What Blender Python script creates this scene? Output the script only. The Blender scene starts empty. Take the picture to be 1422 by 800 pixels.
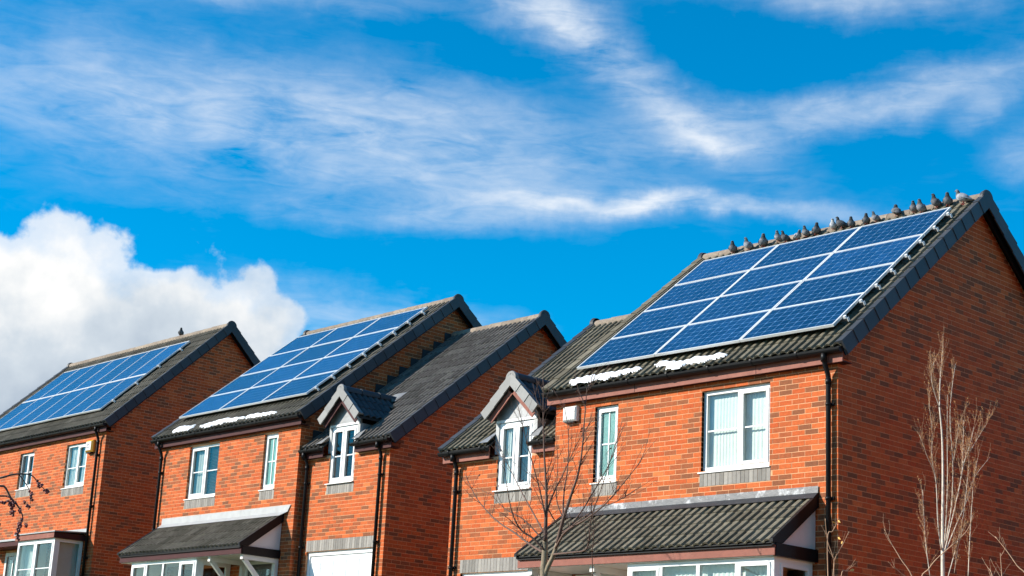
import bpy, math, random
import numpy as np
from mathutils import Matrix, Vector

# ------------------------------------------------------------------ camera, sky, sun, exposure
scene = bpy.context.scene
COL = scene.collection
R = math.radians
F_PX, PW_PX, PH_PX = 2291.2, 1422.0, 800.0
CAM = np.array([13.189, -18.478, -0.813])
def cam_axes(yaw, pitch, roll):
    y, p, r = R(yaw), R(pitch), R(roll)
    fw = np.array([-math.sin(y)*math.cos(p), math.cos(y)*math.cos(p), math.sin(p)])
    rt = np.array([math.cos(y), math.sin(y), 0.0]); up = np.cross(rt, fw)
    return rt*math.cos(r)+up*math.sin(r), -rt*math.sin(r)+up*math.cos(r), fw
CR, CU, CF = cam_axes(47.096, 15.171, 2.967)
cd = bpy.data.cameras.new('camera'); co = bpy.data.objects.new('camera', cd); COL.objects.link(co)
cd.sensor_width = 36.0; cd.sensor_fit = 'HORIZONTAL'; cd.lens = 36.0*F_PX/PW_PX
cd.clip_start = 0.1; cd.clip_end = 3000.0
M = Matrix.Identity(4)
for i in range(3):
    M[i][0] = CR[i]; M[i][1] = CU[i]; M[i][2] = -CF[i]; M[i][3] = CAM[i]
co.matrix_world = M
scene.camera = co

SUNDIR = np.array([0.82, 1.0, -0.70]); SUNDIR = SUNDIR/np.linalg.norm(SUNDIR)     # the way the light travels
SUN_EL = math.asin(-SUNDIR[2]); SUN_AZ = math.atan2(-SUNDIR[0], -SUNDIR[1])         # towards the sun, clockwise from +Y
SUN_STRENGTH, SKY_STRENGTH, EXPOSURE = 5.0, 0.12, 0.68
ld = bpy.data.lights.new('sun', 'SUN'); ld.energy = SUN_STRENGTH; ld.angle = R(0.53); ld.color = (1.0, 0.93, 0.82)
lo = bpy.data.objects.new('sun', ld); COL.objects.link(lo)
lo.rotation_euler = Vector(SUNDIR).to_track_quat('-Z', 'Y').to_euler()
scene.view_settings.view_transform = 'Standard'; scene.view_settings.look = 'None'
scene.view_settings.exposure = EXPOSURE; scene.view_settings.gamma = 1.0
scene.view_settings.use_curve_mapping = False
scene.cycles.max_bounces = 5; scene.cycles.diffuse_bounces = 3; scene.cycles.glossy_bounces = 3; scene.cycles.transparent_max_bounces = 8
scene.cycles.use_adaptive_sampling = True; scene.cycles.adaptive_threshold = 0.02
scene.cycles.caustics_reflective = False; scene.cycles.caustics_refractive = False

def N(nt, typ, **kw):
    n = nt.nodes.new(typ)
    for k, v in kw.items():
        if k == 'inp':
            for a, b in v.items(): n.inputs[a].default_value = b
        else: setattr(n, k, v)
    return n
def math_node(nt, op, a, b=None, c=None, clamp=False):
    n = nt.nodes.new('ShaderNodeMath'); n.operation = op; n.use_clamp = clamp
    for i, v in enumerate((a, b, c)):
        if v is None: continue
        if hasattr(v, 'is_linked') or hasattr(v, 'links'): nt.links.new(v, n.inputs[i])
        else: n.inputs[i].default_value = v
    return n.outputs[0]
def ramp_node(nt, fac, stops, interp='LINEAR'):
    n = nt.nodes.new('ShaderNodeValToRGB'); n.color_ramp.interpolation = interp
    e = n.color_ramp.elements
    while len(e) < len(stops): e.new(0.5)
    for i, (p, c) in enumerate(stops):
        e[i].position = p; e[i].color = (c[0], c[1], c[2], 1) if not isinstance(c, float) else (c, c, c, 1)
    nt.links.new(fac, n.inputs[0]); return n.outputs[0]
def mix_col(nt, fac, a, b, typ='MIX'):
    n = nt.nodes.new('ShaderNodeMix'); n.data_type = 'RGBA'; n.blend_type = typ
    for s, v in ((n.inputs[0], fac), (n.inputs[6], a), (n.inputs[7], b)):
        if hasattr(v, 'links'): nt.links.new(v, s)
        elif isinstance(v, (int, float)): s.default_value = v
        else: s.default_value = (v[0], v[1], v[2], 1)
    return n.outputs[2]

def build_world():
    w = bpy.data.worlds.new('World'); scene.world = w; w.use_nodes = True
    w.cycles.sampling_method = 'MANUAL'; w.cycles.sample_map_resolution = 512
    nt = w.node_tree; nt.nodes.clear(); L = nt.links.new
    out = N(nt, 'ShaderNodeOutputWorld'); bg = N(nt, 'ShaderNodeBackground'); L(bg.outputs[0], out.inputs[0])
    bg.inputs[1].default_value = SKY_STRENGTH
    sky = N(nt, 'ShaderNodeTexSky', sky_type='NISHITA', sun_disc=False, sun_elevation=SUN_EL, sun_rotation=SUN_AZ,
            altitude=0.0, air_density=1.0, dust_density=0.25, ozone_density=3.0)
    hs = N(nt, 'ShaderNodeHueSaturation', inp={'Hue': 0.492, 'Saturation': 2.3, 'Value': 1.0}); L(sky.outputs[0], hs.inputs['Color'])
    tc = N(nt, 'ShaderNodeTexCoord'); sep = N(nt, 'ShaderNodeSeparateXYZ'); L(tc.outputs['Generated'], sep.inputs[0])
    X, Y, Z = sep.outputs
    DEG = 57.29578
    negx = math_node(nt, 'MULTIPLY', X, -1.0)
    az = math_node(nt, 'MULTIPLY', math_node(nt, 'ARCTAN2', negx, Y), DEG)        # degrees, growing to the left
    el = math_node(nt, 'MULTIPLY', math_node(nt, 'ARCSINE', Z), DEG)
    comb = N(nt, 'ShaderNodeCombineXYZ'); L(az, comb.inputs[0]); L(el, comb.inputs[1])
    # gentle warp so that no edge follows a formula
    wn = N(nt, 'ShaderNodeTexNoise', inp={'Scale': 0.22, 'Detail': 6.0, 'Roughness': 0.6}); L(comb.outputs[0], wn.inputs['Vector'])
    wsep = N(nt, 'ShaderNodeSeparateColor'); L(wn.outputs['Color'], wsep.inputs[0])
    def warped(coord, ch, amt):
        return math_node(nt, 'MULTIPLY_ADD', math_node(nt, 'SUBTRACT', wsep.outputs[ch], 0.5), amt, coord)
    azw, elw = warped(az, 0, 3.4), warped(el, 1, 2.6)
    def blob(a, b, c, e, sa, se, tilt, amp):
        # soft streak centred on azimuth c / elevation e (degrees), half-sizes sa / se, tilted
        t = R(tilt); da = math_node(nt, 'SUBTRACT', a, c); de = math_node(nt, 'SUBTRACT', b, e)
        u = math_node(nt, 'ADD', math_node(nt, 'MULTIPLY', da, math.cos(t)/sa), math_node(nt, 'MULTIPLY', de, math.sin(t)/sa))
        v = math_node(nt, 'ADD', math_node(nt, 'MULTIPLY', da, -math.sin(t)/se), math_node(nt, 'MULTIPLY', de, math.cos(t)/se))
        r2 = math_node(nt, 'ADD', math_node(nt, 'MULTIPLY', u, u), math_node(nt, 'MULTIPLY', v, v))
        return math_node(nt, 'MULTIPLY', math_node(nt, 'POWER', 2.718, math_node(nt, 'MULTIPLY', r2, -1.0)), amp)
    def add(vals):
        s = vals[0]
        for v in vals[1:]: s = math_node(nt, 'ADD', s, v)
        return s
    # high thin cloud: streaks combed roughly along the azimuth
    mp = N(nt, 'ShaderNodeMapping', inp={'Rotation': (0, 0, R(-9)), 'Scale': (0.13, 0.42, 1.0)}); L(comb.outputs[0], mp.inputs[0])
    sn = N(nt, 'ShaderNodeTexNoise', inp={'Scale': 1.0, 'Detail': 6.0, 'Roughness': 0.55, 'Distortion': 0.7}); L(mp.outputs[0], sn.inputs['Vector'])
    mp2 = N(nt, 'ShaderNodeMapping', inp={'Location': (7, 3, 0), 'Rotation': (0, 0, R(24)), 'Scale': (0.3, 0.7, 1.0)}); L(comb.outputs[0], mp2.inputs[0])
    fn = N(nt, 'ShaderNodeTexNoise', inp={'Scale': 1.0, 'Detail': 6.0, 'Roughness': 0.58, 'Distortion': 0.4}); L(mp2.outputs[0], fn.inputs['Vector'])
    fields = [blob(azw, elw, 60, 20.3, 9, 2.2, 0, 0.56), blob(azw, elw, 49, 19.6, 8, 1.9, 3, 0.52),
              blob(azw, elw, 41.5, 18.15, 6.5, 0.38, 2, 0.75), blob(azw, elw, 50, 17.6, 7, 0.5, -2, 0.30),
              blob(azw, elw, 42.6, 22.2, 5.0, 0.9, 30, 0.60), blob(azw, elw, 46.0, 24.6, 2.3, 1.0, 30, 0.65),
              blob(azw, elw, 34.0, 21.9, 7.5, 0.75, -8, 0.62), blob(azw, elw, 29.0, 19.6, 1.2, 0.9, 40, 0.45),
              blob(azw, elw, 30.6, 21.3, 1.1, 0.5, -30, 0.30), blob(azw, elw, 60, 24.6, 11, 0.6, 0, 0.35),
              blob(azw, elw, 35, 25.6, 6, 0.8, 4, 0.55), blob(azw, elw, 52, 13.9, 5, 0.9, 4, 0.55),
              blob(azw, elw, 39.5, 20.3, 1.8, 0.4, 0, 0.45)]
    # the same kind of sky goes on outside the view
    far = math_node(nt, 'MULTIPLY', math_node(nt, 'SMOOTH_MIN', 1.0, math_node(nt, 'MULTIPLY', math_node(nt, 'ABSOLUTE', math_node(nt, 'SUBTRACT', az, 47.0)), 1/60.0), 0.2), 0.16)
    cov = add(fields + [far])
    tex = math_node(nt, 'MULTIPLY_ADD', math_node(nt, 'SUBTRACT', sn.outputs[0], 0.5), 1.55, 0.66)
    mp3 = N(nt, 'ShaderNodeMapping', inp={'Location': (2, 9, 0), 'Rotation': (0, 0, R(-6)), 'Scale': (0.45, 1.9, 1.0)}); L(comb.outputs[0], mp3.inputs[0])
    gn = N(nt, 'ShaderNodeTexNoise', inp={'Scale': 1.0, 'Detail': 4.0, 'Roughness': 0.6, 'Distortion': 1.2}); L(mp3.outputs[0], gn.inputs['Vector'])
    tex = math_node(nt, 'ADD', tex, math_node(nt, 'MULTIPLY', math_node(nt, 'SUBTRACT', fn.outputs[0], 0.5), 1.3))
    tex = math_node(nt, 'ADD', tex, math_node(nt, 'MULTIPLY', math_node(nt, 'SUBTRACT', gn.outputs[0], 0.5), 0.9))
    cir = math_node(nt, 'SUBTRACT', math_node(nt, 'MULTIPLY', cov, tex), 0.045, clamp=True)
    cir = math_node(nt, 'MULTIPLY', cir, 1.0, clamp=True)
    lowf = math_node(nt, 'MULTIPLY_ADD', el, -1/7.0, 1.0, clamp=True)
    base_sky = mix_col(nt, lowf, hs.outputs[0], sky.outputs[0])
    col = mix_col(nt, cir, base_sky, (4.4, 4.75, 5.2))
    # heaped cloud low on the left
    cn = N(nt, 'ShaderNodeTexNoise', inp={'Scale': 0.42, 'Detail': 6.0, 'Roughness': 0.55}); L(comb.outputs[0], cn.inputs['Vector'])
    cv = N(nt, 'ShaderNodeTexVoronoi', feature='SMOOTH_F1', inp={'Scale': 0.5, 'Smoothness': 0.35}); L(comb.outputs[0], cv.inputs['Vector'])
    heap = add([blob(az, el, 64.5, 11.9, 4.9, 4.4, 0, 1.0), blob(az, el, 57.3, 12.0, 2.9, 3.0, 0, 0.85), blob(az, el, 60.5, 9.5, 6.5, 4.0, 0, 0.6),
                blob(az, el, 75, 11, 8, 4.5, 0, 0.9), blob(az, el, 105, 9, 14, 4, 0, 0.8), blob(az, el, 150, 10, 14, 4, 0, 0.7)])
    edge = add([heap, math_node(nt, 'MULTIPLY', math_node(nt, 'SUBTRACT', cn.outputs[0], 0.5), 1.0),
                math_node(nt, 'MULTIPLY', math_node(nt, 'SUBTRACT', 0.45, cv.outputs[0]), 0.30)])
    hm = ramp_node(nt, edge, [(0.36, 0.0), (0.51, 0.72), (0.78, 1.0)], 'EASE')
    # sunlit tops, greyer folds and base
    cn2 = N(nt, 'ShaderNodeTexNoise', inp={'Scale': 0.30, 'Detail': 5.0, 'Roughness': 0.55}); 
    off = N(nt, 'ShaderNodeVectorMath', operation='ADD'); off.inputs[1].default_value = (3.1, 8.7, 0); L(comb.outputs[0], off.inputs[0]); L(off.outputs[0], cn2.inputs['Vector'])
    lit = add([math_node(nt, 'MULTIPLY', math_node(nt, 'SUBTRACT', el, 11.3), 0.16), math_node(nt, 'MULTIPLY', math_node(nt, 'SUBTRACT', cn2.outputs[0], 0.5), 2.0), math_node(nt, 'MULTIPLY', math_node(nt, 'SUBTRACT', az, 60.0), 0.03)])
    hcol = ramp_node(nt, math_node(nt, 'ADD', lit, 0.30), [(0.0, (2.5, 2.95, 3.5)), (0.45, (3.4, 3.8, 4.2)), (0.95, (5.3, 5.3, 5.25))])
    col = mix_col(nt, hm, col, hcol)
    L(col, bg.inputs[0])
build_world()

# ------------------------------------------------------------------ materials
MATS = {}
def material(name, base, rough=0.7, metal=0.0, spec=0.5, coat=0.0, var=0.0, vscale=4.0, bump=0.0, bscale=60.0, attr=None, objrand=None, stops=None, coords='Object', stain_or_glint=None):
    m = bpy.data.materials.new(name); m.use_nodes = True; nt = m.node_tree; L = nt.links.new
    p = nt.nodes['Principled BSDF']
    p.inputs['Roughness'].default_value = rough; p.inputs['Metallic'].default_value = metal
    p.inputs['Specular IOR Level'].default_value = spec; p.inputs['Coat Weight'].default_value = coat; p.inputs['Coat Roughness'].default_value = 0.04
    p.inputs['Base Color'].default_value = (*base, 1)
    tc = N(nt, 'ShaderNodeTexCoord')
    geo = N(nt, 'ShaderNodeNewGeometry')
    pos = geo.outputs['Position'] if coords == 'World' else tc.outputs['Object']
    col = None
    if stops:
        if attr:
            a = N(nt, 'ShaderNodeAttribute', attribute_name=attr); fac = a.outputs['Fac']
        else:
            a = N(nt, 'ShaderNodeObjectInfo'); fac = a.outputs['Random']
        col = ramp_node(nt, fac, stops)
    if var > 0:
        n = N(nt, 'ShaderNodeTexNoise', inp={'Scale': vscale, 'Detail': 6.0, 'Roughness': 0.65}); L(pos, n.inputs['Vector'])
        k = ramp_node(nt, n.outputs[0], [(0.25, 1.0-var), (0.75, 1.0+var)])
        col = mix_col(nt, 1.0, col if col else base, k, 'MULTIPLY')
    if stain_or_glint:
        sc, scol, lo_, hi_, amt = stain_or_glint
        n = N(nt, 'ShaderNodeTexNoise', inp={'Scale': sc, 'Detail': 7.0, 'Roughness': 0.7}); L(pos, n.inputs['Vector'])
        f = ramp_node(nt, n.outputs[0], [(lo_, 0.0), (hi_, amt)])
        col = mix_col(nt, f, col if col else base, scol)
    if col: L(col, p.inputs['Base Color'])
    if bump > 0:
        n = N(nt, 'ShaderNodeTexNoise', inp={'Scale': bscale, 'Detail': 4.0, 'Roughness': 0.6}); L(pos, n.inputs['Vector'])
        b = N(nt, 'ShaderNodeBump', inp={'Strength': bump, 'Distance': 0.01}); L(n.outputs[0], b.inputs['Height']); L(b.outputs[0], p.inputs['Normal'])
    MATS[name] = m; return m
BRICK_STOPS = [(0.0, (0.19, 0.068, 0.030)), (0.14, (0.25, 0.080, 0.031)), (0.28, (0.33, 0.082, 0.026)), (0.38, (0.43, 0.092, 0.023)), (0.52, (0.48, 0.104, 0.025)), (0.66, (0.43, 0.078, 0.018)), (0.80, (0.52, 0.118, 0.029)), (0.92, (0.47, 0.100, 0.024)), (1.0, (0.56, 0.150, 0.043))]
material('brick', (0.4, 0.1, 0.04), 0.85, spec=0.25, attr='tint', stops=BRICK_STOPS, var=0.22, vscale=22, bump=0.35, bscale=90, coords='World')
material('brick_single', (0.4, 0.1, 0.04), 0.85, spec=0.25, stops=BRICK_STOPS, var=0.22, vscale=22, bump=0.35, bscale=90, coords='World')
material('mortar', (0.64, 0.345, 0.19), 0.95, spec=0.1, var=0.25, vscale=5, bump=0.3, bscale=120, coords='World')
material('grey_brick', (0.27, 0.25, 0.225), 0.9, spec=0.2, attr='tint', stops=[(0.0, (0.20, 0.185, 0.165)), (0.5, (0.27, 0.25, 0.225)), (1.0, (0.34, 0.315, 0.28))], var=0.15, vscale=15, coords='World')
TILE_STOPS = [(0.0, (0.105, 0.090, 0.062)), (0.5, (0.140, 0.122, 0.086)), (1.0, (0.180, 0.158, 0.114))]
material('tile', (0.11, 0.1, 0.08), 0.85, spec=0.25, attr='tint', stops=TILE_STOPS, var=0.35, vscale=9, bump=0.4, bscale=140, coords='World', stain_or_glint=(3.5, (0.20, 0.19, 0.13), 0.55, 0.75, 0.5))
material('tile_single', (0.11, 0.1, 0.08), 0.85, spec=0.25, stops=TILE_STOPS, var=0.35, vscale=9, bump=0.4, bscale=140, coords='World', stain_or_glint=(3.5, (0.20, 0.19, 0.13), 0.55, 0.75, 0.5))
FAR_STOPS = [(0.0, (0.074, 0.065, 0.048)), (0.5, (0.105, 0.093, 0.071)), (1.0, (0.140, 0.124, 0.096))]
material('tile_far', (0.07, 0.06, 0.05), 0.85, spec=0.2, attr='tint', stops=FAR_STOPS, var=0.35, vscale=9, coords='World')
material('tile_far_single', (0.07, 0.06, 0.05), 0.85, spec=0.2, stops=FAR_STOPS, var=0.35, vscale=9, coords='World')
material('tile_dark', (0.05, 0.05, 0.05), 0.7, spec=0.35, stops=[(0, (0.035, 0.036, 0.04)), (1, (0.06, 0.06, 0.062))], var=0.3, vscale=9, bump=0.3, bscale=140, coords='World')
material('tile_grey', (0.09, 0.085, 0.078), 0.8, spec=0.3, stops=[(0, (0.080, 0.069, 0.058)), (0.5, (0.112, 0.097, 0.082)), (1, (0.150, 0.131, 0.112))], var=0.35, vscale=9, bump=0.4, bscale=140, coords='World', stain_or_glint=(4, (0.16, 0.15, 0.13), 0.58, 0.75, 0.45))
material('tile_grey_field', (0.09, 0.085, 0.078), 0.8, spec=0.3, attr='tint', stops=[(0, (0.080, 0.069, 0.058)), (0.5, (0.112, 0.097, 0.082)), (1, (0.150, 0.131, 0.112))], var=0.35, vscale=9, bump=0.4, bscale=140, coords='World')
material('felt', (0.02, 0.02, 0.02), 0.95)
material('ridge', (0.24, 0.19, 0.145), 0.9, spec=0.2, stops=[(0, (0.20, 0.16, 0.125)), (1, (0.29, 0.235, 0.18))], var=0.35, vscale=14, bump=0.3, bscale=100, coords='World')
material('verge', (0.055, 0.06, 0.068), 0.55, spec=0.4, stops=[(0, (0.028, 0.031, 0.036)), (1, (0.044, 0.047, 0.053))], var=0.15, vscale=8, coords='World')
material('verge_sunlit', (0.20, 0.20, 0.195), 0.6, spec=0.4, stops=[(0, (0.17, 0.17, 0.165)), (1, (0.24, 0.24, 0.23))], var=0.15, vscale=8, coords='World')  # same dark verge plastic with the sun on the dormer fronts painted in
material('black_plastic', (0.005, 0.005, 0.006), 0.45, spec=0.2, var=0.2, vscale=6, coords='World')
material('maroon', (0.24, 0.085, 0.060), 0.6, spec=0.2, var=0.2, vscale=6, bump=0.1, bscale=30, coords='World', stain_or_glint=(2.5, (0.36, 0.17, 0.125), 0.5, 0.8, 0.5))
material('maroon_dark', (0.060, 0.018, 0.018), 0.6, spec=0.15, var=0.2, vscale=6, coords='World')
material('white_plastic', (0.78, 0.78, 0.76), 0.35, spec=0.5, var=0.05, vscale=3, coords='World')
material('cream_paint', (0.66, 0.63, 0.58), 0.5, var=0.08, vscale=4, coords='World')
material('white_panel', (0.62, 0.58, 0.57), 0.5, var=0.06, vscale=4, coords='World')
material('garage_white', (0.80, 0.80, 0.79), 0.35, spec=0.5, var=0.03, vscale=3, coords='World')
material('lead_bright', (0.33, 0.335, 0.335), 0.6, metal=0.15, spec=0.5, var=0.14, vscale=5, bump=0.25, bscale=20, coords='World')
material('lead_dark_glints', (0.06, 0.065, 0.073), 0.45, metal=0.0, spec=0.5, var=0.35, vscale=7, bump=0.35, bscale=10, coords='World', stain_or_glint=(2.6, (0.60, 0.62, 0.64), 0.52, 0.64, 0.85))  # pale patches are sun glints painted into the lead colour
material('lead_black_or_shade', (0.03, 0.032, 0.036), 0.5, spec=0.3, var=0.3, vscale=6, coords='World')
material('lead_grey', (0.24, 0.245, 0.25), 0.5, metal=0.3, spec=0.5, var=0.25, vscale=6, bump=0.4, bscale=18, coords='World')
material('alu', (0.70, 0.71, 0.71), 0.4, metal=0.15, spec=0.5, var=0.06, vscale=3, coords='World')
material('clamp_white', (0.8, 0.8, 0.8), 0.4, spec=0.5)
material('rail_dark', (0.16, 0.16, 0.165), 0.4, metal=0.8)
material('backsheet', (0.13, 0.24, 0.40), 0.22, spec=0.5, coat=0.5)
material('cell', (0.01, 0.05, 0.2), 0.25, spec=0.5, coat=0.6, attr='tint', stops=[(0, (0.004, 0.026, 0.080)), (0.5, (0.006, 0.033, 0.098)), (1, (0.009, 0.042, 0.120))], var=0.18, vscale=7, coords='World')
def patch_cell():
    nt = MATS['cell'].node_tree; p = nt.nodes['Principled BSDF']; src = p.inputs['Base Color'].links[0].from_socket
    oi = N(nt, 'ShaderNodeObjectInfo'); k = ramp_node(nt, oi.outputs['Random'], [(0.0, 0.72), (0.5, 1.0), (1.0, 1.45)])
    nt.links.new(mix_col(nt, 1.0, src, k, 'MULTIPLY'), p.inputs['Base Color'])
patch_cell()
material('snow', (0.88, 0.89, 0.91), 0.6, spec=0.3, var=0.04, vscale=20, bump=0.5, bscale=45, coords='World')
material('curtain_net', (0.70, 0.71, 0.68), 0.9, spec=0.1, var=0.08, vscale=9, coords='World')
material('curtain_grey', (0.38, 0.40, 0.38), 0.9, spec=0.1, var=0.15, vscale=4, coords='World')
material('blind', (0.36, 0.40, 0.41), 0.6, spec=0.3, var=0.05, vscale=4, coords='World')
material('frosted', (0.11, 0.27, 0.235), 0.28, spec=0.6, coat=0.3, var=0.25, vscale=5, bump=0.25, bscale=35, coords='World')
material('sky_tint_cloth', (0.42, 0.50, 0.50), 0.8, var=0.1, vscale=3, coords='World')
material('interior', (0.10, 0.095, 0.085), 0.9)
material('door_dark', (0.02, 0.022, 0.022), 0.25, spec=0.6, coat=0.3)
material('alarm_white', (0.72, 0.71, 0.67), 0.4, var=0.05, vscale=8, coords='World')
material('alarm_yellow', (0.72, 0.36, 0.03), 0.4)
material('ink', (0.05, 0.07, 0.11), 0.5)
material('ink_red', (0.55, 0.06, 0.04), 0.5)
material('bark', (0.22, 0.17, 0.11), 0.85, var=0.45, vscale=14, bump=0.5, bscale=60, coords='World')
material('twig', (0.105, 0.058, 0.042), 0.8, var=0.3, vscale=12, coords='World')
material('birch_bark', (0.56, 0.49, 0.40), 0.8, var=0.3, vscale=18, bump=0.3, bscale=60, coords='World', stain_or_glint=(12, (0.12, 0.09, 0.07), 0.62, 0.7, 0.8))
material('birch_twig', (0.44, 0.28, 0.17), 0.8, var=0.3, vscale=12, coords='World')
material('bud', (0.42, 0.20, 0.07), 0.8, var=0.4, vscale=20, coords='World')
material('tan_twig', (0.42, 0.26, 0.16), 0.8, var=0.3, vscale=12, coords='World')
material('leaf_gold', (0.62, 0.38, 0.10), 0.7)
material('leaf_brown', (0.16, 0.06, 0.03), 0.8)
material('berry', (0.16, 0.022, 0.016), 0.4, var=0.5, vscale=40, coords='World')
material('asphalt', (0.05, 0.05, 0.052), 0.9, var=0.25, vscale=3, bump=0.5, bscale=80, coords='World')
material('paving', (0.24, 0.23, 0.215), 0.9, var=0.2, vscale=3, bump=0.3, bscale=50, coords='World')
material('bounce_paving', (0.34, 0.16, 0.10), 0.9, var=0.3, vscale=6, bump=0.4, bscale=40, coords='World')
material('kerb', (0.32, 0.31, 0.29), 0.9, var=0.2, vscale=3, coords='World')
material('grass', (0.05, 0.085, 0.022), 0.9, var=0.5, vscale=2.5, bump=0.8, bscale=40, coords='World')
material('road_paint', (0.75, 0.75, 0.72), 0.7, var=0.15, vscale=6, coords='World')
material('pigeon', (0.2, 0.2, 0.2), 0.8, spec=0.2)
def patch_pigeon():
    nt = MATS['pigeon'].node_tree; a = N(nt, 'ShaderNodeAttribute', attribute_name='plumage')
    n = N(nt, 'ShaderNodeTexNoise', inp={'Scale': 45.0, 'Detail': 3.0}); tc = N(nt, 'ShaderNodeTexCoord'); nt.links.new(tc.outputs['Object'], n.inputs['Vector'])
    k = ramp_node(nt, n.outputs[0], [(0.3, 0.72), (0.7, 1.2)])
    nt.links.new(mix_col(nt, 1.0, a.outputs['Color'], k, 'MULTIPLY'), nt.nodes['Principled BSDF'].inputs['Base Color'])
patch_pigeon()
material('beak', (0.08, 0.07, 0.065), 0.6)
material('claw', (0.32, 0.06, 0.05), 0.7)
def glass_mat(name, tint=(0.93, 0.97, 0.96), rough=0.01):
    m = bpy.data.materials.new(name); m.use_nodes = True; nt = m.node_tree; nt.nodes.clear(); L = nt.links.new
    out = N(nt, 'ShaderNodeOutputMaterial'); mix = N(nt, 'ShaderNodeMixShader'); tr = N(nt, 'ShaderNodeBsdfTransparent'); gl = N(nt, 'ShaderNodeBsdfGlossy')
    tr.inputs[0].default_value = (*tint, 1); gl.inputs['Roughness'].default_value = rough
    fr = N(nt, 'ShaderNodeLayerWeight', inp={'Blend': 0.5}); f2 = math_node(nt, 'MULTIPLY_ADD', math_node(nt, 'POWER', fr.outputs['Facing'], 5.0), 0.95, 0.05, clamp=True)
    L(f2, mix.inputs[0]); L(tr.outputs[0], mix.inputs[1]); L(gl.outputs[0], mix.inputs[2]); L(mix.outputs[0], out.inputs[0]); MATS[name] = m
glass_mat('glass')

# ------------------------------------------------------------------ geometry helpers
def link(o, parent=None, label=None, cat=None, group=None, kind=None):
    COL.objects.link(o)
    if parent is not None: o.parent = parent
    if label: o['label'] = label
    if cat: o['category'] = cat
    if group: o['group'] = group
    if kind: o['kind'] = kind
    return o
def empty(name, matrix=None, **kw):
    o = bpy.data.objects.new(name, None); o.empty_display_size = 0.3
    link(o, **kw)
    if matrix is not None: o.matrix_world = matrix
    return o
class MB:
    def __init__(s): s.v = []; s.f = []; s.sm = []; s.t = []; s.c = []
    def add(s, verts, faces, smooth=False, tint=0.5, colors=None):
        b = len(s.v); s.v += [tuple(p) for p in verts]
        for f in faces: s.f.append(tuple(b+i for i in f)); s.sm.append(smooth); s.t.append(tint)
        s.c += list(colors) if colors else [(0.5, 0.5, 0.5)]*len(verts)
        return s
    def box(s, x0, x1, y0, y1, z0, z1, tint=0.5):
        return s.add([(x0,y0,z0),(x1,y0,z0),(x1,y1,z0),(x0,y1,z0),(x0,y0,z1),(x1,y0,z1),(x1,y1,z1),(x0,y1,z1)],
                     [(0,3,2,1),(4,5,6,7),(0,1,5,4),(1,2,6,5),(2,3,7,6),(3,0,4,7)], tint=tint)
    def frame_box(s, o, u, v, w, du, dv, dw, tint=0.5):
        # box from corner o along unit axes u, v, w
        o, u, v, w = (np.array(a, float) for a in (o, u, v, w)); P = []
        for k in (0, dw):
            for (a, b) in ((0,0),(du,0),(du,dv),(0,dv)): P.append(o+u*a+v*b+w*k)
        return s.add(P, [(0,3,2,1),(4,5,6,7),(0,1,5,4),(1,2,6,5),(2,3,7,6),(3,0,4,7)], tint=tint)
    def prism(s, poly, axis, a0, a1):
        # polygon in the two remaining axes, extruded along axis
        n = len(poly); P = []
        for a in (a0, a1):
            for (p, q) in poly: P.append({'x': (a, p, q), 'y': (p, a, q), 'z': (p, q, a)}[axis])
        return s.add(P, [tuple(range(n))[::-1], tuple(range(n, 2*n))]+[(i, (i+1) % n, n+(i+1) % n, n+i) for i in range(n)])
    def tube(s, pts, rads, n=6, cap=True, smooth=True):
        pts = [np.array(p, float) for p in pts]; m = len(pts)
        if isinstance(rads, (int, float)): rads = [rads]*m
        V = []; prev = None
        for i, p in enumerate(pts):
            t = pts[min(i+1, m-1)]-pts[max(i-1, 0)]; t = t/(np.linalg.norm(t)+1e-9)
            if prev is None:
                a = np.array([0, 0, 1.0]) if abs(t[2]) < 0.9 else np.array([1.0, 0, 0])
            else: a = prev
            b = np.cross(t, a); b /= np.linalg.norm(b)+1e-9; a = np.cross(b, t); prev = a
            for k in range(n):
                th = 2*math.pi*k/n; V.append(p+(a*math.cos(th)+b*math.sin(th))*rads[i])
        F = [(i*n+k, i*n+(k+1) % n, (i+1)*n+(k+1) % n, (i+1)*n+k) for i in range(m-1) for k in range(n)]
        if cap: F += [tuple(range(n))[::-1], tuple((m-1)*n+k for k in range(n))]
        return s.add(V, F, smooth)
    def mesh(s, name, tint=False, color=False):
        me = bpy.data.meshes.new(name); me.from_pydata(s.v, [], s.f)
        me.polygons.foreach_set('use_smooth', s.sm)
        if tint:
            a = me.attributes.new('tint', 'FLOAT', 'FACE'); a.data.foreach_set('value', s.t)
        if color:
            a = me.color_attributes.new('plumage', 'FLOAT_COLOR', 'POINT'); a.data.foreach_set('color', np.array([(*c, 1.0) for c in s.c]).ravel())
        me.update(); return me
    def build(s, name, mat, parent=None, tint=False, color=False, **kw):
        me = s.mesh(name, tint, color); me.materials.append(MATS[mat]); o = bpy.data.objects.new(name, me)
        return link(o, parent, **kw)
def box_part(name, mat, parent, *b, **kw): return MB().box(*b).build(name, mat, parent, **kw)
def place(name, me, parent, mat4, **kw):
    o = bpy.data.objects.new(name, me); link(o, parent, **kw); o.matrix_local = mat4; return o
def pixel_dir(u, v): return CF+CR*(u-PW_PX/2)/F_PX-CU*(v-PH_PX/2)/F_PX
def at_y(u, v, y): d = pixel_dir(u, v); return CAM+d*(y-CAM[1])/d[1]
def at_x(u, v, x): d = pixel_dir(u, v); return CAM+d*(x-CAM[0])/d[0]
def at_dist(u, v, t): d = pixel_dir(u, v); return CAM+d/np.linalg.norm(d)*t
def axes_matrix(o, w, s, n):
    m = Matrix.Identity(4)
    for i in range(3): m[i][0] = w[i]; m[i][1] = s[i]; m[i][2] = n[i]; m[i][3] = o[i]
    return m

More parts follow.
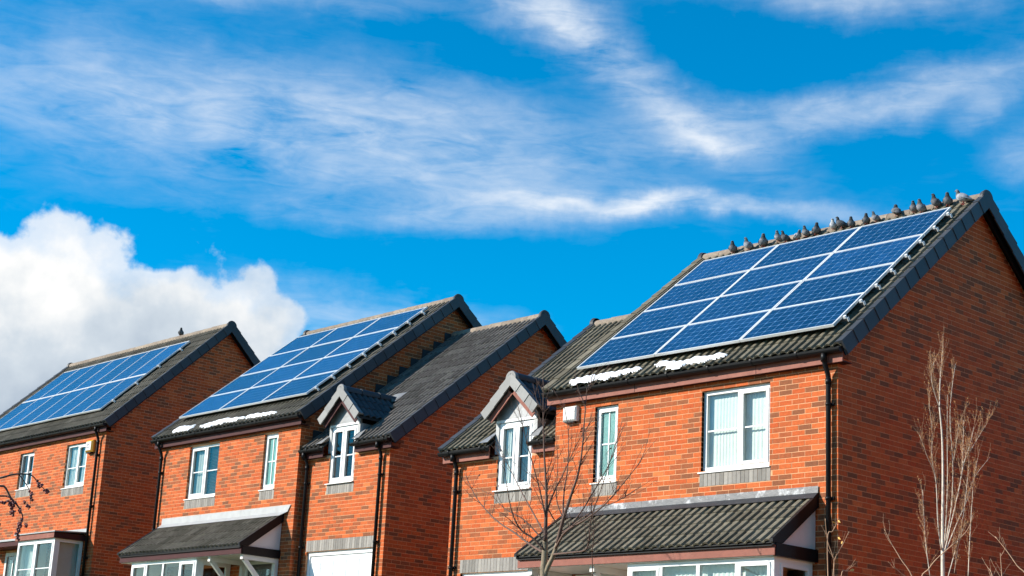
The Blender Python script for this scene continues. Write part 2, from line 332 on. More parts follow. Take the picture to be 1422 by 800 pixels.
# ------------------------------------------------------------------ ground (sloping street)
def ground_z(x, y): return -0.42-0.065*38*math.tanh(x/38.0)+0.045*30*math.tanh(y/30.0)
def sheet(name, mat, x0, x1, y0, y1, lift, nx, ny, kind='structure', thick=0.0):
    m = MB(); V = []
    for j in range(ny+1):
        for i in range(nx+1):
            x = x0+(x1-x0)*i/nx; y = y0+(y1-y0)*j/ny; V.append((x, y, ground_z(x, y)+lift))
    F = [(j*(nx+1)+i, j*(nx+1)+i+1, (j+1)*(nx+1)+i+1, (j+1)*(nx+1)+i) for j in range(ny) for i in range(nx)]
    m.add(V, F, True); return m.build(name, mat, None, kind=kind)
sheet('ground', 'grass', -900, 900, -900, 900, 0.0, 180, 180)
sheet('road', 'asphalt', -120, 80, -17.5, -11.0, 0.035, 120, 6)
sheet('pavement', 'paving', -120, 80, -10.85, -9.0, 0.15, 120, 2)
sheet('far_pavement', 'paving', -120, 80, -19.8, -17.65, 0.15, 120, 2)
for nm, y0, y1 in (('kerb', -11.0, -10.85), ('far_kerb', -17.65, -17.5)):
    m = MB(); n = 120; V = []
    for i in range(n+1):
        x = -120+200*i/n
        for (y, l) in ((y0, 0.0), (y0, 0.16), (y1, 0.16), (y1, 0.0)): V.append((x, y, ground_z(x, y)+l))
    m.add(V, [(i*4+k, i*4+4+k, i*4+5+k, i*4+1+k) for i in range(n) for k in range(3)]); m.build(nm, 'kerb', None, kind='structure')
sheet('driveway_near_house', 'paving', -8.1, -5.6, -9.0, 0.15, 0.02, 4, 8)
sheet('driveway_middle_house', 'paving', -14.0, -11.6, -9.0, 1.5, 0.02, 4, 8)
sheet('bounce_driveway', 'bounce_paving', 0.6, 5.2, -9.0, 3.0, 0.02, 4, 10)  # unseen reddish paving, added to bounce warm light onto the near gable
sheet('path', 'paving', -4.9, -3.7, -9.0, -0.02, 0.024, 2, 8)

# ------------------------------------------------------------------ brickwork
CH, BL, BH, JT, BD = 0.075, 0.225, 0.065, 0.010, 0.10
def course_bricks(L, z_lo, z_hi, limits, openings, anchor, own, zb, rng, corner_other=True):
    """bricks as (u0, u1, z0, z1, full) on a wall plane; limits(z) gives the allowed u interval."""
    out = []; k0 = math.floor((z_lo-zb)/CH)-1
    k = k0
    while zb+k*CH < z_hi:
        z0 = zb+k*CH; z1 = z0+BH; k += 1
        if z0 < z_lo-0.001 or z1 > z_hi+0.02: continue
        a, b = limits(z1)
        if b-a < 0.05: continue
        start = 0.0 if ((k-1) % 2 == own) else BL/2
        ivs = [(a, b)]
        for (o0, o1, p0, p1) in openings:
            if p0 < z1-0.012 and p1 > z0+0.012:
                nv = []
                for (i0, i1) in ivs:
                    if o1 <= i0 or o0 >= i1: nv.append((i0, i1))
                    else:
                        if o0-i0 > 0.02: nv.append((i0, o0))
                        if i1-o1 > 0.02: nv.append((o1, i1))
                ivs = nv
        n = int(L/BL)+3
        for i in range(-1, n):
            s0 = start+i*BL; s1 = s0+BL-JT
            if i < 0 and (start == 0 or corner_other): continue
            u0, u1 = (s0, s1) if anchor == 'L' else (L-s1, L-s0)
            for (i0, i1) in ivs:
                c0, c1 = max(u0, i0), min(u1, i1)
                if c1-c0 > 0.03: out.append((c0, c1, z0, z1, c1-c0 > BL-JT-0.001))
    return out
def brick_boxes(mb, bricks, P0, u, n, rng):
    P0, u, n = (np.array(a, float) for a in (P0, u, n)); z = np.array([0, 0, 1.0])
    for (u0, u1, z0, z1, full) in bricks:
        pr = rng.uniform(-0.0015, 0.0015); t = rng.random()
        o = P0+u*u0+z*z0+n*pr; w = u1-u0; h = z1-z0; d = -n*BD
        V = [o, o+u*w, o+u*w+z*h, o+z*h, o+d, o+u*w+d, o+u*w+z*h+d, o+z*h+d]
        F = [(0,1,2,3),(1,5,6,2),(0,3,7,4),(3,2,6,7),(0,4,5,1)]
        mb.add(V, F, tint=t)
def front_core(m, x0, x1, y0, y1, zb, zt, openings):
    """solid wall with real openings, as butted boxes"""
    xs = sorted({x0, x1, *[o[0] for o in openings], *[o[1] for o in openings]})
    for a, b in zip(xs, xs[1:]):
        if b-a < 1e-4: continue
        cur = zb
        for (o0, o1, p0, p1) in sorted([o for o in openings if o[0] <= a+1e-5 and o[1] >= b-1e-5], key=lambda o: o[2]):
            if p0 > cur: m.box(a, b, y0, y1, cur, p0)
            cur = max(cur, p1)
        if cur < zt: m.box(a, b, y0, y1, cur, zt)

# ------------------------------------------------------------------ roof pieces
TW, GAUGE, TLEN = 0.30, 0.335, 0.385
def tile_template(seg=6):
    m = MB(); W = TW; nn = 12
    prof = ((0, 0.0), (0.10, 0.003), (0.27, 0.032), (0.50, 0.043), (0.75, 0.035), (0.85, 0.004))
    xs = [W/2*(r+t) for r in (0, 1) for t, _ in prof]+[W]; hh = [h for r in (0, 1) for _, h in prof]+[0.0]
    tail = [(x, 0.0, h+0.010) for x, h in zip(xs, hh)]; head = [(x, TLEN, h*0.97-0.004) for x, h in zip(xs, hh)]
    m.add(tail+head, [(i, i+1, nn+2+i, nn+1+i) for i in range(nn)], False)
    m.add(tail+[(x, 0.004, h*0.9-0.014) for x, h in zip(xs, hh)], [(i+nn+1, i+nn+2, i+1, i) for i in range(nn)], False)
    return m
TILE_T = tile_template()
TILE_V = np.array(TILE_T.v); TILE_F = TILE_T.f; TILE_S = TILE_T.sm
TILE_ME = {}
def tile_mesh(mat):
    if mat not in TILE_ME:
        me = TILE_T.mesh('tile'); me.materials.append(MATS[mat]); TILE_ME[mat] = me
    return TILE_ME[mat]
def tile_field(mb, mats, rng):
    for m4 in mats:
        A = np.array(m4); V = TILE_V@A[:3, :3].T+A[:3, 3]
        b = len(mb.v); t = rng.random()
        mb.v += [tuple(p) for p in V]; mb.c += [(0, 0, 0)]*len(V)
        for f, s in zip(TILE_F, TILE_S): mb.f.append(tuple(b+i for i in f)); mb.sm.append(s); mb.t.append(t)
def slope_tiles(o, w, s, n, width, length, gauge=GAUGE, rng=None, keep=None):
    """local matrices for the tiles of one slope; o = eave corner where w starts"""
    o, w, s, n = (np.array(a, float) for a in (o, w, s, n)); res = []
    nc = max(1, round(width/TW)); kx = width/(nc*TW); nr = max(1, round(length/gauge)); ky = length/(nr*gauge)
    for r in range(nr):
        for c in range(nc):
            cc = ((c+0.5)*TW*kx, (r+0.5)*gauge*ky)
            if keep and not keep(cc[0], cc[1]): continue
            j = rng.uniform(-0.003, 0.003); lift = rng.uniform(0, 0.0015)
            p = o+w*(c*TW*kx)+s*(r*gauge*ky+j)+n*lift
            m = axes_matrix(p, w*kx, s, n); res.append((m, cc))
    return res
VERGE_ME = {}
def verge_mesh(mat, drop=0.15):
    if (mat, drop) not in VERGE_ME:
        # x outwards from the roof edge, y up the slope, z normal
        m = MB(); Ln = GAUGE+0.035
        for (y0, y1, e0, e1) in ((0, Ln, 0.012, 0.0),):
            P = []
            for (y, e) in ((y0, e0), (y1, e1)):
                P += [(-0.085, y, 0.050+e), (0.030+e, y, 0.062+e), (0.034+e, y, -drop), (0.014, y, -drop), (0.010, y, 0.03), (-0.085, y, 0.035)]
            m.add(P, [(0,1,7,6),(1,2,8,7),(2,3,9,8),(3,4,10,9),(4,5,11,10),(0,5,4,3,2,1),(6,7,8,9,10,11)])
        me = m.mesh('verge_cap'); me.materials.append(MATS[mat]); VERGE_ME[(mat, drop)] = me
    return VERGE_ME[(mat, drop)]
def verge_run(parent, o, s, n, w_out, length, mat='verge', drop=0.15, gauge=GAUGE):
    """row of verge caps from the eave corner o up the slope; w_out points away from the roof"""
    nr = max(1, round(length/gauge)); g = length/nr; o, s, n, w_out = (np.array(a, float) for a in (o, s, n, w_out))
    me = verge_mesh(mat, drop)
    for r in range(nr):
        place('verge_cap', me, parent, axes_matrix(o+s*(r*g), w_out, s*(g/GAUGE), n))
RIDGE_ME = {}
def ridge_mesh(mat, ln=0.45, r=0.115):
    if (mat, ln, r) not in RIDGE_ME:
        m = MB(); n = 8; V = []
        for (x, rr) in ((0, r+0.006), (ln-0.012, r)):
            for k in range(n+1):
                th = math.pi*(-0.08+1.16*k/n); V.append((x, rr*math.cos(th), rr*math.sin(th)))
        m.add(V, [(k, k+1, n+2+k, n+1+k) for k in range(n)], True)
        m.add([V[k] for k in range(n+1)], [tuple(range(n+1))[::-1]]); m.add([V[n+1+k] for k in range(n+1)], [tuple(range(n+1))])
        me = m.mesh('ridge_tile'); me.materials.append(MATS[mat]); RIDGE_ME[(mat, ln, r)] = me
    return RIDGE_ME[(mat, ln, r)]
def ridge_run(parent, p0, p1, mat='ridge', r=0.115, rng=random):
    p0, p1 = np.array(p0, float), np.array(p1, float); L = np.linalg.norm(p1-p0); n = max(1, round(L/0.45)); ln = round(L/n, 4)
    w = (p1-p0)/L; z = np.array([0, 0, 1.0]); s = np.cross(z, w); me = ridge_mesh(mat, ln, r)
    for i in range(n): place('ridge_tile', me, parent, axes_matrix(p0+w*(i*ln)+z*rng.uniform(-0.004, 0.004), w, s, z))
def ridge_cap(parent, p, w, mat, r=0.15):
    m = MB(); V = []; n = 20; p, w = np.array(p, float), np.array(w, float); z = np.array([0, 0, 1.0]); s = np.cross(z, w)
    for (d, rr) in ((-0.05, r*0.9), (0.012, r), (0.03, r*0.93), (0.032, r*0.6), (0.024, r*0.55)):
        for k in range(n):
            th = 2*math.pi*k/n; V.append(p+w*d+(s*math.cos(th)+z*math.sin(th))*rr)
    m.add(V, [(i*n+k, i*n+(k+1) % n, (i+1)*n+(k+1) % n, (i+1)*n+k) for i in range(4) for k in range(n)]+[tuple(4*n+k for k in range(n))])
    return m.build('ridge_end_cap', mat, parent)
def gutter(parent, x0, x1, y, z, r=0.056, mat='black_plastic'):
    m = MB(); n = 8; prof = []
    for k in range(n+1): th = math.pi+math.pi*k/n; prof.append((y+r*math.cos(th), z+r*math.sin(th)))
    inner = [(y+(p-y)*0.9, z+(q-z)*0.9+0.003) for p, q in prof][::-1]
    m.prism(prof+inner, 'x', x0, x1)
    m.prism([(y-r, z+0.008)]+prof+[(y+r, z+0.008)], 'x', x0-0.006, x0+0.006); m.prism([(y-r, z+0.008)]+prof+[(y+r, z+0.008)], 'x', x1-0.006, x1+0.006)
    g = m.build('gutter', mat, parent)
    b = MB(); x = x0+0.25
    while x < x1-0.1:
        b.prism([(y+(p-y)*1.12, z+(q-z)*1.12) for p, q in prof]+[(y+r*1.1, z+0.02), (y-r*1.1, z+0.02)], 'x', x, x+0.03); x += 0.8
    if b.v: b.build('gutter_brackets', mat, g)
    return g
def downpipe(parent, x, y_out, y_wall, z_top, z_bend, z_bot, r=0.035):
    m = MB(); m.tube([(x, y_out, z_top), (x, y_out, z_bend+0.16), (x, y_out+(y_wall-y_out)*0.12, z_bend+0.10), (x, y_wall-(y_wall-y_out)*0.12, z_bend-0.06), (x, y_wall, z_bend-0.12), (x, y_wall, z_bot)], r, 10)
    m.tube([(x, y_out, z_top), (x, y_out, z_top-0.13)], r*1.22, 10); m.tube([(x, y_wall, z_bend-0.12), (x, y_wall, z_bend-0.20)], r*1.22, 10)
    d = m.build('downpipe', 'black_plastic', parent)
    z = z_bend-0.5; c = MB()
    while z > z_bot+0.3:
        c.tube([(x, y_wall, z), (x, y_wall, z+0.04)], r*1.25, 10); c.box(x-r*1.9, x+r*1.9, y_wall+0.02, y_wall+0.058, z, z+0.04); z -= 1.3
    c.build('pipe_clips', 'black_plastic', d)
    return d

# ------------------------------------------------------------------ windows
def window(parent, x0, x1, z0, z1, y, lights, bars, glass='glass', fr=0.055, sash=None, cross=False, sill=True, label=None, name='window', mat='white_plastic', axis='x'):
    """white framed window; y = frame front; lights = relative widths; bars = relative heights of glazing bars"""
    d = 0.06
    def bx(m, a0, a1, b0, b1, c0, c1):
        if axis == 'x': m.box(a0, a1, b0, b1, c0, c1)
        else: m.box(-b1, -b0, a0, a1, c0, c1)      # for panes facing +x: y parameter stores -x
    m = MB()
    bx(m, x0, x1, y, y+d, z0, z0+fr); bx(m, x0, x1, y, y+d, z1-fr, z1)
    tot = sum(lights); xs = [x0]; 
    for l in lights: xs.append(xs[-1]+(x1-x0)*l/tot)
    bx(m, x0, x0+fr, y+0.0005, y+d, z0+fr, z1-fr); bx(m, x1-fr, x1, y+0.0005, y+d, z0+fr, z1-fr)
    for xm in xs[1:-1]: bx(m, xm-fr*0.5, xm+fr*0.5, y+0.0005, y+d, z0+fr, z1-fr)
    w = m.build(name, mat, parent, label=label)
    for i in range(len(lights)):
        a = xs[i]+(fr if i == 0 else fr*0.5); b = xs[i+1]-(fr if i == len(lights)-1 else fr*0.5); c0, c1 = z0+fr, z1-fr
        if sash and sash[i]:
            sw = 0.045; q = MB()
            bx(q, a, b, y-0.012, y+0.04, c0, c0+sw); bx(q, a, b, y-0.012, y+0.04, c1-sw, c1); bx(q, a, a+sw, y-0.0115, y+0.04, c0+sw, c1-sw); bx(q, b-sw, b, y-0.0115, y+0.04, c0+sw, c1-sw)
            q.build('sash', mat, w); a += sw; b -= sw; c0 += sw; c1 -= sw
        p = MB(); bx(p, a, b, y+0.026, y+0.032, c0, c1); p.build('pane', glass, w)
        g = MB()
        for hb in bars:
            zz = c0+(c1-c0)*hb; bx(g, a, b, y+0.014, y+0.025, zz-0.011, zz+0.011)
        if cross:
            xm = (a+b)/2; bx(g, xm-0.011, xm+0.011, y+0.0145, y+0.0245, c0, c1)
        if g.v: g.build('glazing_bar', mat, w)
    if sill:
        q = MB(); q.prism([(y-0.075, z0-0.030), (y+0.05, z0-0.030), (y+0.05, z0-0.001), (y-0.004, z0-0.001), (y-0.075, z0-0.014)], 'x', x0-0.045, x1+0.012); q.build('sill', mat, w)
    return w
def soldier_band(parent, x0, x1, z0, z1, y, rng, unit=0.075, name='soldier_course'):
    m = MB(); n = max(1, round((x1-x0)/unit)); u = (x1-x0)/n
    for i in range(n): m.box(x0+i*u+0.0035, x0+(i+1)*u-0.0035, y+rng.uniform(-0.002, 0.001)-0.001, y+0.09, z0+0.004, z1-0.004, tint=rng.random())
    return m.build(name, 'grey_brick', parent, tint=True, kind='stuff')
def drape(name, x0, x1, z0, z1, y, mat, label, H, folds=9, amp=0.022, seed=1, cat='curtain'):
    rng = random.Random(seed); n = folds*8; m = MB(); V = []
    ph = [rng.uniform(0, 6.28) for _ in range(3)]
    for j in range(7):
        z = z1+(z0-z1)*j/6
        for i in range(n+1):
            t = i/n; a = amp*(0.55+0.45*j/6)
            yy = y+a*math.sin(t*folds*6.283+ph[0]+0.5*math.sin(t*9+ph[1]))+0.4*a*math.sin(t*folds*14+ph[2]+j*0.15)
            V.append((x0+(x1-x0)*t, yy, z))
    for off in (0.0, 0.003):
        m.add([(a, b+off, c) for a, b, c in V], [(j*(n+1)+i, j*(n+1)+i+1, (j+1)*(n+1)+i+1, (j+1)*(n+1)+i)[::1 if off else -1] for j in range(6) for i in range(n)], True)
    m.box(x0-0.03, x1+0.03, y-0.01, y+0.012, z1-0.012, z1+0.012)
    o = m.build(name, mat, None, label=label, cat=cat); o.matrix_world = H.copy(); return o

# ------------------------------------------------------------------ roof with two slopes
def two_slopes(house, x0, x1, e, ze, yr, al, rng, single_mat, field_mat, s_wall, single=True, hidden=None, extra_skip=None, ridge_x=None, roof_name='roof', vis=None, felt_y0=None):
    """gabled roof: eave edge at y=-e(+s_wall), ridge at y=yr, between x0 and x1. Returns the roof part"""
    a = R(al); c, sn = math.cos(a), math.sin(a); ye = s_wall-e; Ls = (yr-ye)/c; zr = ze+Ls*sn
    th = 0.05; m = MB()
    xa, xb = x0+0.03, x1-0.03
    fy = ye if felt_y0 is None else felt_y0; fz = ze+(fy-ye)*math.tan(a)
    m.prism([(fy+0.01, fz-0.012), (yr, zr-0.012), (2*yr-ye-0.01, ze-0.012), (2*yr-ye-0.01, ze-0.012-th), (yr, zr-0.012-th/c*1.0), (fy+0.01, fz-0.012-th)], 'x', xa, xb)
    roof = m.build(roof_name, 'felt', house)
    fo, fw, fs, fn = (x0, ye, ze), (1, 0, 0), (0, c, sn), (0, -sn, c)
    t = slope_tiles(fo, fw, fs, fn, x1-x0, Ls-0.03, rng=rng, keep=extra_skip)
    hid = [m4 for m4, cc in t if (hidden and hidden(*cc)) or not single]; vis_ = [m4 for m4, cc in t if not ((hidden and hidden(*cc)) or not single)]
    me = tile_mesh(single_mat)
    for m4 in vis_: place('tile', me, roof, m4)
    rear = slope_tiles((x1, 2*yr-ye, ze), (-1, 0, 0), (0, -c, sn), (0, sn, c), x1-x0, Ls-0.03, rng=rng)
    fb = MB(); tile_field(fb, hid+[m4 for m4, cc in rear], rng); fb.build('tile_field', field_mat, roof, tint=True, kind='stuff')
    return roof, dict(c=c, s=sn, Ls=Ls, zr=zr, ye=ye)
def barge(parent, o, s, n, w, length, h, t, mat, name='bargeboard', top=-0.05):
    m = MB(); o, s, n, w = (np.array(a, float) for a in (o, s, n, w)); m.frame_box(o+n*(top-h), s, n, w, length, h, t); return m.build(name, mat, parent)

def fascia_soffit(parent, x0, x1, ye, ze, y_wall, mat, z_bot, end_left=True):
    m = MB(); m.box(x0, x1, ye+0.045, ye+0.065, z_bot, ze-0.015); f = m.build('fascia', mat, parent)
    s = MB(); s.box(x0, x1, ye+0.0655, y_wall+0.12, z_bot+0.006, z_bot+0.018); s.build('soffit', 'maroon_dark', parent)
    j = MB(); x = x0+1.9
    while x < x1-0.5: j.box(x, x+0.012, ye+0.0435, ye+0.045, z_bot, ze-0.02); x += 2.35
    if j.v: j.build('fascia_joint', 'maroon_dark', f)
    return f

# ------------------------------------------------------------------ porch canopy with bay and door
def lean_to(house, tile_mat, x0, x1, open_right, rng, lead, lead_h, door_x, brackets, bay, fascia_mat, cheek_right=True, lead_name='lead_flashing', lead_skew=0.0):
    ze, zt, yo = 1.825, 2.54, -1.0
    Ls = math.hypot(yo, zt-ze); c, s = -yo/Ls, (zt-ze)/Ls
    m = MB(); m.prism([(yo+0.012, ze-0.012), (-0.002, zt-0.012), (-0.002, zt-0.05), (yo+0.012, ze-0.05)], 'x', x0+0.02, x1-0.02); roof = m.build('porch_roof', 'felt', house)
    me = tile_mesh(tile_mat)
    for m4, cc in slope_tiles((x0, yo, ze), (1, 0, 0), (0, c, s), (0, -s, c), x1-x0, Ls-0.005, gauge=0.305, rng=rng): place('tile', me, roof, m4)
    # upstand of lead where the roof meets the wall
    f = MB(); ap = MB(); n = 6; ln = (x1-x0-0.02)/n
    for i in range(n):
        a = x0+0.02+i*ln; b = a+ln+0.012; pr = 0.002*(i % 2)
        dx = lead_skew if i == n-1 else 0.0
        V = [(a, -0.010-pr, zt+lead_h), (b+dx, -0.010-pr, zt+lead_h), (b+dx*0.6, -0.016-pr, zt+0.062), (a, -0.016-pr, zt+0.062), (a, -0.12-pr, zt-0.022), (b, -0.12-pr, zt-0.022)]
        Q = V+[(p[0], p[1]-0.004, p[2]+0.004) for p in V]; f.add(Q, [(6,9,8,7),(0,1,7,6),(1,2,8,7),(0,6,9,3)]); ap.add(Q, [(9,10,11,8),(2,5,11,8),(4,10,11,5),(3,9,10,4)])
    ap.build('lead_apron', 'lead_black_or_shade' if lead == 'lead_dark_glints' else lead, f.build(lead_name, lead, house))  # near apron is black to paint in the shadow strip below the upstand
    for xe, sg in ((x1, 1), (x0, -1)):
        mm = MB(); t0, t1 = (xe-0.035, xe+0.02) if sg > 0 else (xe-0.02, xe+0.035)
        mm.prism([(yo-0.02, ze+0.045), (-0.012, zt+0.058), (-0.012, zt-0.135), (yo+0.20, ze-0.0), (yo-0.02, ze-0.0)], 'x', t0, t1); mm.build('bargeboard', 'black_plastic', house)
        mm = MB(); u0, u1 = (xe-0.03, xe+0.012) if sg > 0 else (xe-0.012, xe+0.03)
        mm.box(u0, u1, yo+0.07, -0.012, 1.655, 1.822); mm.build('end_beam', 'black_plastic', house)
        mm = MB(); v0, v1 = (xe-0.05, xe-0.036) if sg > 0 else (xe+0.036, xe+0.05)
        mm.prism([(yo+0.22, 1.823), (-0.012, 1.823), (-0.012, zt-0.1)], 'x', v0, v1); mm.build('cheek_panel', 'white_panel', house)
    m = MB(); m.box(x0, x1, yo+0.045, yo+0.068, 1.66, 1.795); m.build('porch_fascia', fascia_mat, house)
    g = MB(); g.box(x0-0.01, x1+0.01, yo+0.012, yo+0.044, 1.792, ze+0.012); g.build('eave_shade_filler', 'black_plastic', house)  # black strip stands in for the shadow under the tile ends
    m = MB(); m.box(x0+0.03, x1-0.05, yo+0.069, -0.012, 1.652, 1.664); m.build('porch_soffit', 'cream_paint', house)
    bx0, bx1, by = bay
    # bay window: four lights to the front, a light on each side
    w = window(house, bx0, bx1, 0.45, 1.645, by, [1, 1.08, 1.08, 1], [], fr=0.06, sash=[1, 0, 0, 1], sill=True, name='bay_window')
    sd = window(house, by+0.062, -0.03, 0.45, 1.645, -bx1, [1], [], fr=0.07, sash=[1], sill=False, name='bay_side_window', axis='y')
    m = MB(); m.box(bx0, bx0+0.06, by+0.061, -0.012, 0.45, 1.645); m.build('bay_side_panel', 'white_plastic', house)
    m = MB(); m.box(bx0+0.02, bx1-0.02, by+0.03, -0.03, -0.6, 0.415); m.build('bay_plinth', 'mortar', house)
    m = MB(); m.box(bx0-0.03, bx1+0.03, by+0.005, -0.013, 1.6455, 1.6515); m.build('bay_head', 'cream_paint', house)
    # door and its frame, set in the wall
    d0, d1 = door_x
    m = MB(); m.box(d0-0.11, d0, -0.02, 0.06, -0.4, 1.64); m.box(d1, d1+0.11, -0.02, 0.06, -0.4, 1.64); m.box(d0, d1, -0.0195, 0.06, 1.57, 1.64)
    df = m.build('door_frame', 'cream_paint', house)
    m = MB(); m.box(d0, d1, 0.01, 0.05, -0.4, 1.57); dd = m.build('door', 'door_dark', house)
    for k in range(2):
        a = d0+0.12+k*(d1-d0-0.12)/2; b = a+(d1-d0-0.36)/2
        q = MB(); q.box(a, b, 0.002, 0.0095, 0.6, 1.47); q.build('pane', 'glass', dd)
    q = MB(); q.tube([(d0+0.08, -0.04, 0.62), (d0+0.19, -0.04, 0.62)], 0.011, 8); q.tube([(d0+0.08, -0.04, 0.62), (d0+0.08, 0.01, 0.62)], 0.011, 8); q.build('handle', 'alu', dd)
    # gallows brackets
    for bxk in brackets:
        m = MB(); m.box(bxk-0.045, bxk+0.045, -0.09, -0.012, 0.75, 1.651); m.box(bxk-0.045, bxk+0.045, yo+0.12, -0.0905, 1.56, 1.651)
        m.frame_box((bxk-0.035, -0.09, 0.82), (1, 0, 0), tuple(np.array([0, -0.72, 0.69])/math.hypot(0.72, 0.69)), tuple(np.array([0, 0.69, 0.72])/math.hypot(0.69, 0.72)), 0.07, 1.04, 0.08)
        m.build('canopy_bracket', 'cream_paint', house)
    return roof

# ------------------------------------------------------------------ main house type (detached, side wing with dormer)
def gable_limits(ze, ye, yr, al, y0, y1, clear=0.10):
    ta = math.tan(R(al))
    def f(z):
        d = (z+clear-ze)/ta
        return max(y0, ye+d), min(y1, 2*yr-ye-d)
    return f

def build_house(name, label, H, P, seed):
    rng = random.Random(seed)
    h = empty(name, H, label=label, cat='house', group='brick houses in a row')
    x0, x1 = P['main']; e, ze, yr, al = 0.153, 4.588, P['yr'], P['al']
    a = R(al); ta = math.tan(a); ZB = 3.06-46*CH; z_bot = -1.6
    vL, vR = 0.13, 0.17
    zs = ze-0.215                                       # underside of soffit
    # ---- main walls
    win = P['windows']
    ops = [(w[0], w[1], w[2], w[3]) for w in win]
    bands = [(w[0]-0.02, w[1]+0.02, w[2]-3*CH, w[2]-JT+0.001) for w in win]
    ops_door = [(P['door'][0]-0.115, P['door'][1]+0.115, -1.7, 1.645)]
    ops_bay = [(P['bay'][0]+0.15, P['bay'][1]-0.12, 0.45, 1.6)]
    wall = MB(); front_core(wall, x0+0.0035, x1-0.0035, 0.0035, 0.26, z_bot, zs+0.05, ops+ops_door+ops_bay)
    yb = 2*yr
    zsl = lambda y: ze+(min(y, yb-y)+e)*ta-0.07
    wo = wall.build('wall', 'mortar', h)
    for nm, xa, xb, gm in (('gable_wall', x1-0.26, x1-0.0035, 'mortar'), ('gable_wall', x0+0.0035, x0+0.26, 'brick')):
        m = MB(); m.prism([(0.2605, z_bot), (yb-0.008, z_bot), (yb-0.008, zsl(0)), (yr, zsl(yr)), (0.2605, zsl(0.2605))], 'x', xa, xb); m.t = [0.25]*len(m.t); m.build(nm, gm, h, tint=True)
    m = MB(); m.box(x0+0.27, x1-0.27, yb-0.26, yb-0.009, z_bot, ze); m.build('rear_wall', 'brick', h, tint=True)
    m = MB(); m.box(x0+0.27, x1-0.27, 0.27, yb-0.27, 2.25, 2.45); m.build('upper_floor', 'interior', h)
    m = MB(); m.box(x0+0.27, x1-0.27, 2.2, 2.3, z_bot, ze-0.2); m.build('partition', 'interior', h)
    m = MB(); m.box(x0+0.27, x1-0.27, 0.27, yb-0.27, ze-0.10, ze-0.06); m.build('loft_floor', 'interior', h)
    L = x1-x0
    fr = course_bricks(L, max(z_bot, -0.5), zs+0.03, lambda z: (0, L), [(o[0]-x0, o[1]-x0, o[2], o[3]) for o in ops+ops_door+ops_bay+bands], 'R', 0, ZB, rng)
    mb = MB(); singles = []
    if P.get('single_bricks'):
        cand = sorted([b for b in fr if b[4] and b[2] > 2.55], key=lambda b: (x1-x0-b[0])+0.35*abs(b[2]-3.6))[:300]
        cs = set(cand); singles = cand; fr = [b for b in fr if b not in cs]
    brick_boxes(mb, fr, (x0, 0, 0), (1, 0, 0), (0, -1, 0), rng)
    if P.get('right_gable_z') is not None:
        gl = gable_limits(ze, -e, yr, al, 0, yb)
        gb = course_bricks(yb, P['right_gable_z'], zsl(yr), gl, [], 'L', 1, ZB, rng)
        brick_boxes(mb, gb, (x1, 0, 0), (0, 1, 0), (1, 0, 0), rng)
    # ---- wing walls
    w0, w1 = P['wing']; s, zw, yrw = 0.20, 3.876, P['yrw']
    zsw = zw-0.205; ybw = 2*yrw-s
    dx0, dx1 = P['dormer']; g0, g1 = P['garage']
    wops = [(dx0, dx1, 3.135, zw+0.5), (g0, g1, -1.7, 1.785)]
    wb = [(dx0-0.03, dx1+0.03, 3.135-3*CH, 3.135-JT+0.001), (P['lintel'][0], P['lintel'][1], 1.785, 2.01-JT)]
    m = MB(); front_core(m, w0+0.0035, w1-0.0035, s+0.0035, s+0.26, z_bot, zsw+0.04, [(dx0, dx1, 3.135, zsw+0.04), wops[1]]); m.build('wing_wall', 'mortar', h)
    outer_right = P['wing_side'] > 0
    zslw = lambda y: zw+(min(y-s, 2*yrw-s-y)+e)*ta-0.07
    xa, xb = (w1-0.26, w1-0.0035) if outer_right else (w0+0.0035, w0+0.26)
    m = MB(); m.prism([(s+0.2605, z_bot), (ybw-0.008, z_bot), (ybw-0.008, zslw(s)), (yrw, zslw(yrw)), (s+0.2605, zslw(s+0.26))], 'x', xa, xb); m.t = [0.25]*len(m.t); m.build('wing_gable_wall', 'mortar' if outer_right else 'brick', h, tint=True)
    m = MB(); m.box(w0+0.27, w1-0.27, ybw-0.26, ybw-0.009, z_bot, zw); m.build('wing_rear_wall', 'brick', h, tint=True)
    m = MB(); m.box(w0+0.1, w1-0.1, s+0.27, ybw-0.27, 2.25, 2.45); m.build('wing_floor', 'interior', h)
    m = MB(); m.box(w0+0.1, w1-0.1, s+1.9, s+2.0, 2.46, 5.2); m.build('wing_partition', 'interior', h)
    Lw = w1-w0
    fw = course_bricks(Lw, -0.5, zsw+0.03, lambda z: (0, Lw), [(o[0]-w0, o[1]-w0, o[2], o[3]) for o in wops+wb], 'R' if outer_right else 'L', 0, ZB, rng, corner_other=outer_right)
    brick_boxes(mb, fw, (w0, s, 0), (1, 0, 0), (0, -1, 0), rng)
    if outer_right:
        gl = gable_limits(zw, s-e, yrw, al, s, ybw)
        gb = course_bricks(ybw-s, -0.5, zslw(yrw), lambda z: tuple(v-s for v in gl(z)), [], 'L', 1, ZB, rng)
        brick_boxes(mb, gb, (w1, s, 0), (0, 1, 0), (1, 0, 0), rng)
    mb.build('brickwork', 'brick', h, tint=True, kind='stuff')
    if singles:
        t = MB(); brick_boxes(t, [(-0.1075, 0.1075, -BH/2, BH/2, True)], (0, 0, 0), (1, 0, 0), (0, -1, 0), random.Random(1))
        me = t.mesh('brick'); me.materials.append(MATS['brick_single'])
        for b in singles: place('brick', me, wo, Matrix.Translation((x0+(b[0]+b[1])/2, rng.uniform(-0.0015, 0.0015), (b[2]+b[3])/2)))
    # ---- grey soldier bands
    for w in win: soldier_band(h, w[0]-0.02, w[1]+0.02, w[2]-3*CH, w[2]-0.031, 0.0, rng)
    soldier_band(h, dx0-0.03, dx1+0.03, 3.135-3*CH, 3.135-0.031, s, rng)
    soldier_band(h, P['lintel'][0], P['lintel'][1], 1.785, 2.01, s, rng, unit=0.075, name='garage_lintel')
